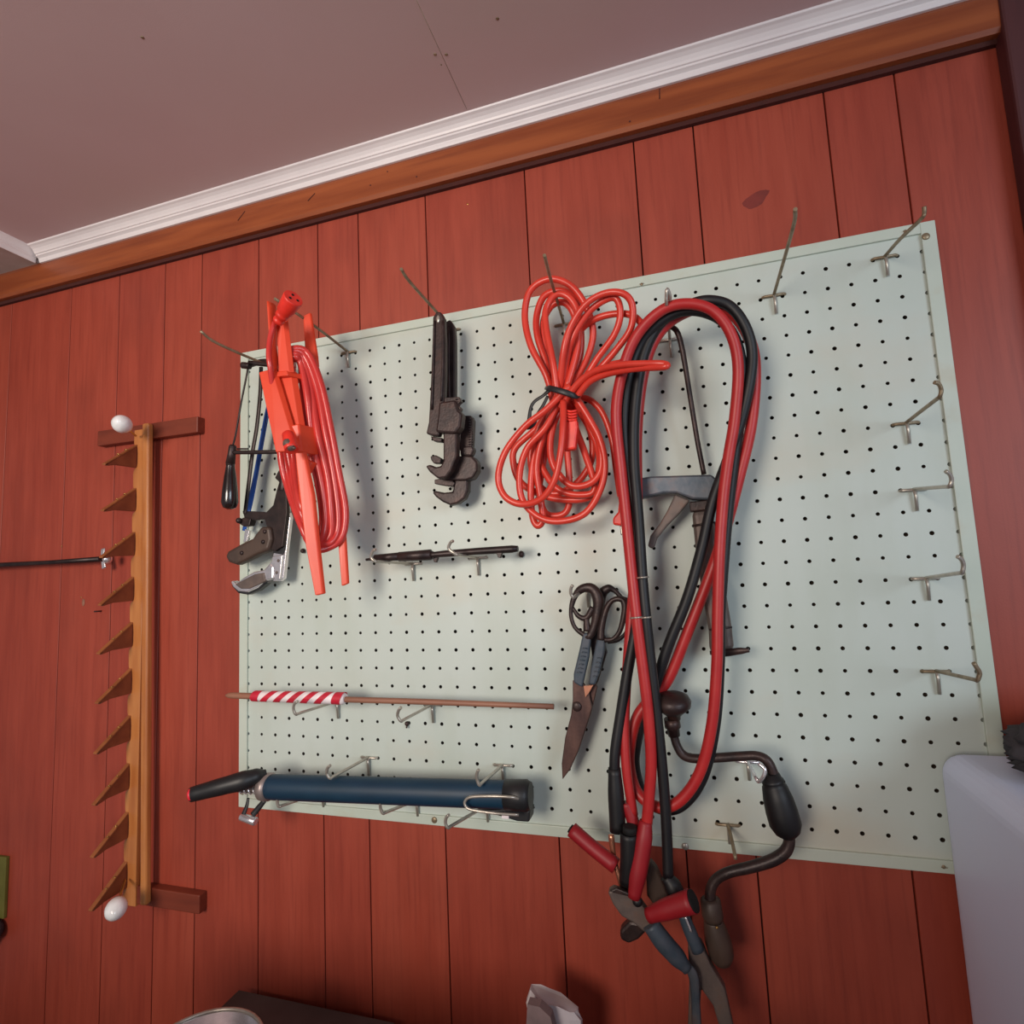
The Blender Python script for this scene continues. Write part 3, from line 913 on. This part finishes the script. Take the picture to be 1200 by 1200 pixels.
# ------------------------------------------------------------------ caulking gun
cg = thing('caulking_gun', 'grey metal caulking gun hanging by its bent rod behind the jumper cables', 'caulking gun', tuple(at(860, 768, 1.3)))
P = MB()
P.ptube([(742, 420, 1.4), (760, 396, 1.7), (776, 384, 1.9), (786, 383, 2.0), (794, 390, 2.0), (800, 412, 1.8), (808, 460, 1.6), (817, 515, 1.4), (825, 556, 1.3)], [5, 5.5, 6, 6, 6.5, 6.5, 6, 6, 6], sub=7)
P.make('rod', M_iron, cg)
P = MB()
P.plate([(745, 561), (762, 558), (826, 556), (834, 556), (841, 562), (842, 582), (836, 586), (812, 585), (793, 578), (778, 578), (750, 584), (744, 583)], 1.7, .7)
P.make('body', M_bluegrey, cg, bevel=.1)
P = MB()
P.plate([(791, 579), (809, 586), (796, 602), (782, 616), (770, 631), (767, 641), (763, 643), (759, 640), (762, 628), (774, 612), (782, 598)], 1.5, .35)
P.make('trigger', M_gunmetal, cg, bevel=.08)
P = MB()
P.plate([(808, 588), (842, 584), (844, 596), (809, 600)], 1.5, .5)
P.make('collar', M_iron, cg, bevel=.06)
P = MB()
P.plate([(811, 598), (834, 596), (843, 640), (849, 680), (858, 735), (861, 763), (832, 766), (831, 740), (822, 690), (815, 640)], 1.45, .8)
br = P.make('barrel', M_gunmetal, cg, bevel=.25, seg=3)
Q = MB()
Q.ptube([(812, 616, 1.55), (838, 612, 1.55)], 2.5, seg=6, sub=0)
Q.ptube([(831, 738, 1.55), (858, 735, 1.55)], 2.5, seg=6, sub=0)
Q.make('band', M_iron, br)
P = MB()
P.ptube([(832, 765, 1.4), (850, 765, 1.5), (866, 763, 1.7), (878, 762, 1.8)], [5, 9, 8, 5], flat=.6, seg=10)
P.make('end_plate', M_iron, cg)

# ------------------------------------------------------------------ snips and shears
sn = thing('tin_snips', 'large dark tin snips with worn blue-grey shanks and one long blade', 'snips', tuple(at(661, 913, 1.2)))
P = MB()
P.ptube([(694, 690, 1.5), (682, 690, 1.5), (673, 700, 1.5), (669, 718, 1.5), (673, 734, 1.5), (683, 743, 1.5), (690, 746, 1.5), (696, 735, 1.5), (700, 718, 1.5), (701, 702, 1.5)], [12, 10, 7, 5, 5, 6, 9, 10, 12, 14], seg=10, flat=.7, closed=True)
P.ptube([(671, 712, 1.5), (678, 722, 1.5), (687, 724, 1.5), (695, 712, 1.5)], [4, 6, 7, 8], seg=8, flat=.7)
P.ptube([(687, 724, 1.5), (688, 740, 1.5)], [7, 9], seg=8, flat=.7)
P.make('left_ring', M_iron, sn)
P = MB()
P.ptube([(704, 750, 1.8), (705, 735, 1.8), (710, 715, 1.8), (717, 704, 1.8), (727, 702, 1.8), (732, 708, 1.8), (731, 722, 1.8), (726, 740, 1.8), (718, 749, 1.8), (708, 750, 1.8)], [9, 8, 7, 6, 7, 8, 7, 6, 5, 6], seg=8, flat=.7)
P.make('right_ring', M_iron, sn)
P = MB()
P.plate([(683, 742), (693, 742), (690, 770), (684, 797), (682, 806), (672, 800), (672, 790), (678, 765)], 1.6, .35)
P.make('left_shank', M_dipped, sn, bevel=.08, label='blue-grey shank with worn embossed marks')
P = MB()
P.plate([(701, 742), (710, 746), (708, 765), (702, 790), (697, 803), (690, 802), (692, 785), (697, 760)], 1.7, .35)
P.make('right_shank', M_dipped, sn, bevel=.08, label='blue-grey shank with worn embossed marks')
P = MB()
for x0, y0, x1, y1, n in [(686, 757, 678, 790, 7), (703, 768, 697, 795, 5)]:
    for k in range(n):
        t = (k + .5) / n
        x, y = x0 + (x1 - x0) * t, y0 + (y1 - y0) * t
        P.ptube([(x - 2.2, y, 1.78), (x + 2.2, y + .8, 1.78)], 1.3, seg=5, sub=0)
P.make('embossing', M_bluegrey, sn)
P = MB()
P.plate([(671, 797), (684, 801), (690, 812), (694, 830), (688, 850), (678, 880), (668, 902), (659, 914), (658, 895), (662, 865), (669, 838), (671, 820)], 1.4, .22)
bl = P.make('blade', M_blade, sn, bevel=.05)
MB().ball(at(676, 828, 1.42), .24, sy=.4).make('pivot_bolt', M_iron, bl)
P = MB()
P.plate([(684, 804), (695, 803), (690, 812), (686, 817)], 1.55, .2)
P.make('worn_patch', M_copper, sn, label='bright copper-coloured worn patch by the pivot')
P = MB()
P.plate([(690, 808), (698, 800), (700, 806), (692, 838), (680, 868), (670, 885), (676, 856), (686, 828)], 1.15, .2)
P.make('blade', M_blade, sn, bevel=.04)

sh = thing('shears', 'dark shears with ring handles hanging behind the tin snips', 'shears', tuple(at(700, 800, .5)))
P = MB()
P.ptube([(701, 735, .9), (704, 700, .9), (712, 690, .9), (720, 692, .9), (728, 700, .9), (736, 706, .9), (737, 722, .9), (734, 740, .9), (724, 750, .9), (712, 751, .9)], [10, 12, 10, 6, 5, 7, 5, 4, 5, 7], seg=8, flat=.6)
P.make('ring', M_bar, sh)
P = MB()
P.plate([(697, 730), (704, 735), (708, 750), (711, 765), (706, 782), (700, 800), (692, 815), (690, 800), (694, 770), (690, 745)], .8, .3)
P.make('blade', M_bar, sh, bevel=.05)

# ------------------------------------------------------------------ bit brace
bb = thing('bit_brace', 'dark iron bit brace with round head, cranked frame and grip handle', 'hand drill', tuple(at(844, 1130, 2.2)))
P = MB()
a, b = at(787, 813, 2.6), at(790, 843, 2.4)
P.lathe(a, b, [(0, .15), (.03, .5), (.12, .72), (.3, .82), (.5, .78), (.7, .5), (.85, .3), (1, .28)], 20)
P.make('head', M_iron, bb)
P = MB()
P.lathe(at(787, 842, 2.4), at(790, 862, 2.3), [(0, .34), (.5, .36), (.55, .28), (1, .26)], 14)
P.make('neck', M_iron, bb)
P = MB()
P.ptube([(789, 858, 2.3), (793, 873, 2.3), (801, 885, 2.3), (815, 889, 2.3), (840, 888, 2.3), (870, 886, 2.3), (888, 886, 2.35), (899, 892, 2.4), (906, 906, 2.4), (909, 916, 2.4)], [10, 10, 11, 11, 11, 11, 11, 12, 12, 12])
P.ptube([(923, 975, 2.4), (925, 986, 2.4), (920, 998, 2.4), (905, 1008, 2.4), (880, 1016, 2.4), (855, 1022, 2.4), (840, 1030, 2.3), (833, 1042, 2.3), (832, 1060, 2.3)], [12, 13, 14, 14, 13, 12, 12, 12, 13])
P.make('crank', M_iron, bb)
P = MB()
P.lathe(at(903, 906, 2.4), at(925, 982, 2.4), [(0, .2), (.01, .34), (.09, .4), (.1, .44), (.14, .46), (.16, .42), (.2, .5), (.4, .6), (.6, .64), (.8, .64), (.92, .5), (1, .25)], 20)
P.make('handle', M_blkgrip, bb)
P = MB()
P.lathe(at(832, 1052, 2.3), at(836, 1078, 2.25), [(0, .3), (.1, .42), (.8, .45), (1, .4)], 16)
P.lathe(at(835, 1074, 2.25), at(848, 1131, 2.15), [(0, .36), (.1, .42), (.5, .56), (.8, .52), (.95, .35), (1, .1)], 16)
ch = P.make('chuck', M_bakelite, bb)
MB().ball(at(840, 1087, 2.7), .06).make('rivet', M_brass, ch)

# ------------------------------------------------------------------ black bit rod on two hooks
br = thing('auger_rod', 'black iron rod tool with a thick sleeve lying across two hooks', 'tool', tuple(at(515, 655, 1.8)))
P = MB()
P.ptube([(429, 656, 2.2), (440, 654.5, 2.2)], [3, 4], sub=0)
P.ptube([(439, 654, 2.2), (470, 652, 2.1)], [8, 10], sub=0)
P.ptube([(505, 650, 2.0), (509, 650, 2.0), (520, 649, 1.9), (560, 646, 1.8), (600, 643.5, 1.8), (607, 643, 1.8)], [10, 7, 8, 8.5, 9, 7], sub=0)
P.make('shaft', M_bar, br)
P = MB()
P.lathe(at(467, 652.5, 2.1), at(506, 650, 2.0), [(0, .2), (.02, .26), (.98, .29), (1, .2)], 14)
P.make('sleeve', M_iron, br)
P = MB()
for px, py in [(511, 655), (586, 649.5)]:
    q = at(px, py, 1.8)
    P.prism([q + Vector((-.22, -.1, .22)), q + Vector((.22, -.1, .22)), q + Vector((.05, -.1, -.2)), q + Vector((-.1, -.1, -.16))], (0, .2, 0))
P.make('lug', M_bar, br, bevel=.03)
tag(MB().ball(at(611, 649.5, .12), .17, sx=.9, sz=1.1).make('rusty_bolt', M_iron, org=tuple(at(611, 649.5, .12))), 'small rusty bolt head in a hole right of the black rod', 'bolt')
q = at(477, 848, .1)
tag(MB().ball(q, .13).tube([q + Vector((0, 0, -.05)), q + Vector((.03, -.12, -.2))], .05).make('rusty_bolt', M_iron, org=tuple(q)), 'small rusty nub under the brown dowel, left of the hook tip', 'bolt')
q = at(355, 645.5, .1)
tag(MB().ball(q, .15).tube([q + Vector((-.1, -.05, .02)), q + Vector((.12, -.15, -.1))], .06).make('rusty_bolt', M_bar, org=tuple(q)), 'small dark bolt in a hole beside the orange winder\'s lower prong', 'bolt')

# ------------------------------------------------------------------ striped dowel
dw = thing('striped_dowel', 'thin brown wooden dowel with a red and white striped wrap at one end', 'stick', tuple(at(450, 822, 1.9)))
P = MB()
P.ptube([(265, 815, 2.0), (272, 815, 2.0), (300, 816, 2.0), (400, 819.5, 2.0), (500, 822.5, 1.9), (649, 828, 1.8)], [3, 7, 7.5, 7, 7, 6.5], sub=3)
P.make('rod', M_rodbrn, dw)
a, b = at(297, 815.5, 2.0), at(405, 818.5, 2.0)
for nm, m_, par in (('wrap', M_tapew, 0), ('stripe', M_taper, 1)):
    P = MB()
    if nm == 'wrap':
        P.tube([a, a + (b - a) * .03, a + (b - a) * .97, b], [.2, .29, .33, .24], seg=16)
        wp = P.make('wrap', m_, dw)
    else:
        # slanting bands wound around the wrap
        n = 24
        ax = (b - a)
        L0 = ax.length
        axn = ax.normalized()
        u = axn.cross(Vector((0, 0, 1))).normalized()
        v = u.cross(axn)
        for s_ in range(7):
            t0 = .0 + s_ * .148
            wd = .075 if s_ not in (0, 6) else .09
            vs = []
            for k in range(n + 1):
                an = 2 * math.pi * k / n
                sl = .5 * math.sin(an) / L0 * .8
                for e in (0, 1):
                    t = min(1, max(0, t0 + e * wd + (sl if 0 < s_ < 6 else sl * .3)))
                    rr = .305 + .03 * t
                    vs.append(a + ax * t + (u * math.cos(an) + v * math.sin(an)) * rr)
            P.add(vs, [(2 * k, 2 * k + 1, 2 * k + 3, 2 * k + 2) for k in range(n)], True)
        P.make('stripe', m_, wp)

# ------------------------------------------------------------------ blue hand pump
pp = thing('hand_pump', 'dark blue cylindrical hand pump with black handle resting on hooks', 'pump', tuple(at(460, 950, 2.2)))
A, B = at(314, 922, 2.6), at(618, 932, 2.1)
P = MB()
P.lathe(A, B, [(0, .4), (.005, .62), (.03, .65), (.97, .65), (1, .62)], 28)
P.make('tube', M_navy, pp)
P = MB()
P.lathe(A + (B - A) * -.022, A + (B - A) * .012, [(0, .5), (.05, .7), (.9, .72), (1, .6)], 28)
P.make('collar', M_pumpcol, pp)
P = MB()
C0 = B + (A - B) * .075
P.lathe(C0, B + (B - A) * .012, [(0, .64), (.02, .7), (.85, .72), (.9, .66), (1, .6)], 28)
P.make('end_cap', M_blkpl, pp)
P = MB()
P.lathe(at(280, 924, 2.6), at(312, 925, 2.6), [(0, .2), (1, .2)], 12)
P.make('piston_rod', M_gunmetal, pp)
P = MB()
for k in range(5):
    q = at(284 + k * 5.5, 924 + k * .4, 2.6)
    rg = [q + Vector((.05 * math.sin(2 * a_), math.sin(a_) * .24, math.cos(a_) * .24)) for a_ in [i * math.pi / 6 for i in range(12)]]
    P.tube(rg, .05, seg=6, closed=True)
P.make('spring', M_chrome, pp)
P = MB()
P.ptube([(225, 931, 4.2), (236, 928, 4.1), (262, 921, 3.8), (285, 915, 3.4), (300, 910, 3.0), (312, 906, 2.6)], [17, 18, 20, 22, 18, 9], seg=14)
hd = P.make('handle', M_blkpl, pp)
a = at(236, 928, 4.1)
b = at(225, 931, 4.25)
ax = (b - a).normalized()
MB().lathe(b - ax * .1, b + ax * .12, [(0, .32), (.3, .36), (.8, .34), (1, .2)], 14).make('handle_cap', M_redcap, hd)
P = MB()
P.ptube([(291, 935, 2.4), (289, 945, 2.5), (285, 955, 2.6)], [4, 5, 6], flat=.5, seg=8)
P.ptube([(310, 938, 2.3), (302, 948, 2.4), (296, 955, 2.5)], [6, 7, 7], flat=.5, seg=8)
P.make('strap', M_blkpl, pp)
P = MB()
P.lathe(at(282, 957, 2.6), at(300, 963, 2.6), [(0, .15), (.05, .2), (.95, .22), (1, .18)], 14)
P.make('clip', M_chrome, pp)
P = MB()
P.ptube([(608, 936, 2.75), (598, 934, 3.0), (575, 933, 3.1), (552, 934, 3.1), (545, 939, 3.1), (546, 945, 3.1), (553, 949, 3.1), (580, 953, 3.0), (608, 955, 2.75)], 3.4, seg=8)
P.make('foot_wire', M_steel, pp)
P = MB()
P.plate([(558, 950), (600, 948), (621, 950), (620, 964), (606, 963), (590, 958)], 2.2, .9)
P.make('foot', M_blkpl, pp, bevel=.08)
P = MB()
P.plate([(588, 955), (596, 955.5), (596, 960), (588, 959)], 2.3, .1)
P.make('foot_tag', M_tapew, pp)

# ------------------------------------------------------------------ wooden rack with porcelain knobs
rk = thing('wooden_rack', 'tall golden oak rack with ten brown triangular teeth, left of the pegboard', 'rack', (-9, 0, -14.5))
P = MB()
P.prism([at(166, 496, .5), at(173.5, 495, .5), at(170.5, 1062, .5), at(163, 1062, .5)], (0, .45, 0))
P.make('post', M_oak, rk, bevel=.14, seg=3)
# scalloped strip behind the teeth
tz = [14.5 - k * 3.05 for k in range(10)]
xp = -9.35
pl_ = [(-8.62, tz[0] + 2.7)]
pr = [(xp - .32, tz[0] + 2.7)]
for z in tz:
    pr += [(xp - .34, z + 1.85), (xp - .3, z + 1.65), (xp - .02, z + 1.45), (xp + .02, z + 1.0), (xp + .02, z + .35), (xp - .02, z + .08), (xp - .3, z - .12), (xp - .36, z - .4)]
pr += [(xp - .3, tz[-1] - 1.0), (-8.62, tz[-1] - 1.0)]
P = MB()
P.prism([(x, -.15, z) for x, z in pl_ + pr], (0, .3, 0))
P.make('scalloped_strip', M_oak, rk, bevel=.03)
for z in tz:
    P = MB()
    P.prism([(xp - .03, -.12, z + 1.6), (xp - .03, -.12, z + .02), (xp - .03, -1.55, z - .02), (xp - .03, -2.25, z - .2), (xp - .03, -2.1, z + .02)], (-.22, 0, 0))
    P.prism([(xp - .03, .3, z + 1.4), (xp - .03, .3, z + .1), (xp - .03, -.12, z + .02), (xp - .03, -.12, z + 1.5)], (-.2, 0, 0))
    tt = P.make('tooth', M_tooth, rk, bevel=.03)
    P = MB()
    P.prism([(xp + .0, -.15, z + 1.66), (xp + .0, -2.4, z - .06), (xp + .0, -2.36, z - .16), (xp + .0, -.12, z + 1.56)], (-.3, 0, 0))
    P.make('tooth_edge', M_tedge, tt, bevel=.03)
    P = MB()
    for f_ in (.3, .55):
        q = Vector((xp - .1, -.25 - 2.15 * f_, z + 1.5 - 1.62 * f_))
        P.tube([q, q + Vector((0, -.08, .1)), q + Vector((.12, -.12, .14)), q + Vector((.16, -.06, .04))], .03, seg=6, sub=3)
    P.make('screw_hook', M_brass, tt)
P = MB()
P.prism([(-13.3, -.05, 17.6), (-4.2, -.05, 17.55), (-4.2, -.05, 16.45), (-13.3, -.05, 16.5)], (0, WY + .05, 0))
P.make('crossbar', M_cross, rk, bevel=.06)
P = MB()
P.prism([(-9.2, -.05, -12.75), (-3.6, -.05, -12.75), (-3.6, -.05, -13.85), (-9.2, -.05, -13.85)], (0, WY + .05, 0))
P.make('crossbar', M_cross, rk, bevel=.06)
for (px, py, tilt) in [(143, 497, .25), (136, 1065, -.3)]:
    q = at(px, py, 2.6)
    e = Vector((-9.1, -.5, q.z + (-.15 if py < 600 else .3)))
    P = MB()
    P.tube([e, e + (q - e) * .5, q], .07, seg=8)
    st = P.make('knob_stem', M_brass, rk)
    ax = (q - e).normalized()
    P = MB()
    P.lathe(q - ax * .75, q + ax * .72, [(0, .1), (.04, .28), (.15, .44), (.35, .55), (.55, .58), (.75, .5), (.9, .32), (.97, .16), (1, .04)], 20)
    P.make('knob', M_porc, rk, label='white egg-shaped porcelain knob')

# ------------------------------------------------------------------ metal rod at the left edge
rd = thing('metal_rod', 'thin dark metal rod with a bright bracket end at the left wall', 'rod', tuple(at(120, 656, .4)))
P = MB()
P.ptube([(-260, 683, .5), (0, 662, .5), (60, 659, .5), (118, 655, .5)], [6, 5.5, 5, 6], sub=0)
P.make('rod', M_bar, rd)
P = MB()
P.ball(at(126, 655, .6), .32, sx=.8, sz=1.0)
P.ptube([(121, 643, .2), (120, 652, .3), (122, 666, .3)], [7, 5, 7], flat=.3, seg=8)
P.make('bracket', M_chrome, rd)
P = MB()
q = at(98, 706, -WY)
P.ball(q + Vector((0, -.02, 0)), .22, sx=.6, sy=.12, sz=1.2)
tag(P.make('nail', M_rodbrn, org=tuple(q)), 'small pale chip on the wall below the metal rod', 'chip')
q = at(119, 716, -WY)
P = MB().tube([q, q + Vector((-.02, -.5, .0))], .05, seg=6)
tag(P.make('nail', M_bar, org=tuple(q)), 'small dark nail in the wall beside the fourth rack tooth', 'nail')
q = at(322, 347, 6.6)

# green board at the left edge
q = at(7, 1005, -.3)
q2 = at(7, 1078, -.3)
P = MB()
P.box((q.x - 5, .3, q2.z), (q.x, WY, q.z))
tag(P.make('green_board', M_green, bevel=.05, org=(q.x - 2.5, 0, q2.z)), 'olive green flat board at the lower left edge of the picture', 'board')
P = MB()
for k in range(7):
    P.ball((q2.x - .9 - k * .5, -.05 - .1 * (k % 3), q2.z - .6 - .5 * (k % 2)), .8, sx=1.1, sy=.8, sz=.9 + .1 * (k % 3))
tag(P.make('dark_bundle', M_cloth, org=(q2.x - 2, 0, q2.z - 2)), 'dark cloth bundle under the olive green board', 'cloth')

# ------------------------------------------------------------------ workbench and what stands on it
BZ = -27.0
wb = thing('workbench', 'wooden workbench against the wall under the pegboard', 'workbench', (5, -10, FL))
MB().box((-34, WY - .08, BZ), (33, -22, BZ - 1.6)).make('top', M_bench, wb, bevel=.1)
for x in (-32, 31):
    for y in (-1.5, -20):
        MB().box((x - 1.6, y - 1.4, FL), (x + 1.6, y + 1.4, BZ - 1.6)).make('leg', M_bench, wb, bevel=.08)
tb = thing('shade_caster_box', 'unseen dark red metal box added at the bench front to cast shade', 'shade_caster_box', (7, -16, BZ))  # unseen box, added to throw a shadow low on the wall
MB().box((-2, -12.5, BZ), (15, -20, -13.5)).make('body', M_cross, tb, bevel=.15)
MB().box((-2.1, -12.4, -13.4), (15.1, -20.1, -11.0)).make('lid', M_cross, tb, bevel=.4)
MB().tube([(3, -16, -11.1), (3, -16, -10.4), (4, -16, -10.2), (9, -16, -10.2), (10, -16, -10.4), (10, -16, -11.1)], .2, sub=3).make('handle', M_steel, tb)
ca = thing('shade_caster_can', 'unseen grey metal can added at the bench front to cast shade', 'can', (23, -16, BZ))  # unseen can, added to shade the foot of the wall further right
MB().lathe((23, -15.5, BZ), (23, -15.5, -10.6), [(0, 3.3), (.02, 3.4), (.96, 3.4), (.97, 3.5), (1, 3.5)], 28).make('body', M_gunmetal, ca)
MB().lathe((23, -15.5, -10.6), (23, -15.5, -10.45), [(0, 3.1), (1, 3.05)], 28).make('lid', M_steel, ca)
q = at(277, 1164, .6)
gx, gz = q.x, q.z
gb = thing('grey_box', 'dark grey box against the wall behind the round tin', 'box', (gx + 5, -5, BZ))
MB().box((gx, -.4, BZ), (gx + 10, -12, gz - .3)).make('body', M_board, gb, bevel=.1)
MB().box((gx - .08, -.32, gz - .3), (gx + 10.1, -12.1, gz)).make('lid', M_board, gb, bevel=.06)
zt = gz + 3.6
ctr = atz(283, 1184, zt)
r = 2.7
ctr = Vector((ctr.x, ctr.y - r, 0))
tn = thing('metal_tin', 'round bright metal tin with a rolled rim at the bottom of the picture', 'tin', (ctr.x, ctr.y, gz))
P = MB()
n = 40
prof = [(r - .1, gz + .02), (r, gz + .1), (r, zt), (r - .06, zt), (r - .06, gz + 2.6), (.02, gz + 2.5)]
vv = []
for rr_, z in prof:
    vv += [(ctr.x + rr_ * math.cos(2 * math.pi * k / n), ctr.y + rr_ * math.sin(2 * math.pi * k / n), z) for k in range(n)]
ff = [(i * n + k, i * n + (k + 1) % n, (i + 1) * n + (k + 1) % n, (i + 1) * n + k) for i in range(len(prof) - 1) for k in range(n)]
P.add(vv, ff, True)
P.make('body', M_chrome, tn)
P = MB()
P.tube([(ctr.x + r * math.cos(2 * math.pi * k / n), ctr.y + r * math.sin(2 * math.pi * k / n), zt) for k in range(n)], .09, seg=8, closed=True, ref=(0, 0, 1))
P.make('rim', M_steel, tn)

# crumpled paper
a = at(617, 1161, 3)
P = MB()
pts = [(612, 1215, 3.2), (617, 1161, 3.2), (631, 1159, 3.1), (648, 1167, 2.8), (664, 1170, 2.6), (674, 1176, 2.5), (671, 1190, 2.6), (680, 1215, 2.7)]
top = [at(*q) for q in pts]
rnd = random.Random(3)
nn = 14
rings = []
for j in range(7):
    t = j / 6
    ring = []
    for k in range(nn):
        an = 2 * math.pi * k / nn
        cx = (a.x + 1.15) + .1 * t
        rx = 1.2 * (.98 + .3 * t) * (1 + rnd.uniform(-.13, .13))
        ry = .9 * (.5 + .6 * t) * (1 + rnd.uniform(-.15, .15))
        zt_ = a.z - .05 - .28 * (1 + math.cos(an)) + rnd.uniform(-.08, .08)
        ring.append(Vector((cx + rx * math.cos(an), -2.7 + ry * math.sin(an), zt_ + (BZ - zt_) * t ** 2)))
    rings.append(ring)
vv = [q for r_ in rings for q in r_]
ff = [(j * nn + k, j * nn + (k + 1) % nn, (j + 1) * nn + (k + 1) % nn, (j + 1) * nn + k) for j in range(6) for k in range(nn)]
ff.append(tuple(range(nn))[::-1])
P.add(vv, ff)
pw = P.make('paper_bag', M_paper, org=(a.x + 1, -2.7, BZ))
tag(pw, 'crumpled white paper bag with a grey patch standing at the bottom of the picture', 'paper bag')
P = MB()
P.prism([at(618, 1177, 3.95), at(632, 1180, 3.95), at(645, 1192, 3.95), at(651, 1215, 3.95), at(616, 1215, 3.95)], (0, .45, 0))
pg = P.make('printed_patch', M_greyp, pw)

# ------------------------------------------------------------------ white cabinet at the right with the dark cloth
CX, CT = 35.95, -2.15
cb = thing('white_cabinet', 'large white enamelled cabinet with rounded corners standing in front of the pegboard\'s lower right', 'cabinet', (43, -12, FL))
P = MB()
P.box((CX, -.3, FL + 1.5), (CX + 15, -25, CT))
P.make('body', M_whitepl, cb, bevel=.85, seg=6)
for x in (CX + 2, CX + 13):
    for y in (-3, -22):
        MB().lathe((x, y, FL), (x, y, FL + 1.6), [(0, .8), (1, .8)], 14).make('foot', M_blkpl, cb)
P = MB()
rnd = random.Random(11)
nu, nv = 90, 50
vv = []
for i in range(nv + 1):
    th = math.pi * i / nv
    for j in range(nu):
        ph = 2 * math.pi * j / nu
        d = Vector((math.sin(th) * math.cos(ph), math.sin(th) * math.sin(ph), math.cos(th)))
        k = 1 + .30 * (1 - 2 * abs(noise.noise(d * 1.9 + Vector((5, 2, 1))))) - .15 + .2 * (.4 - abs(noise.noise(d * 3.4 + Vector((3, 1, 2)))))
        vv.append(Vector((41.6 + d.x * 3.8 * k, -3.6 + d.y * 2.4 * k, CT + .9 + max(-.87, d.z * 1.6 * k))))
ff = [(i * nu + j, (i + 1) * nu + j, (i + 1) * nu + (j + 1) % nu, i * nu + (j + 1) % nu) for i in range(nv) for j in range(nu)]
P.add(vv, ff, True)
tag(P.make('crumpled_cloth', M_cloth, org=(41.2, -3.6, CT)), 'crumpled black cloth lying on top of the white cabinet', 'cloth')
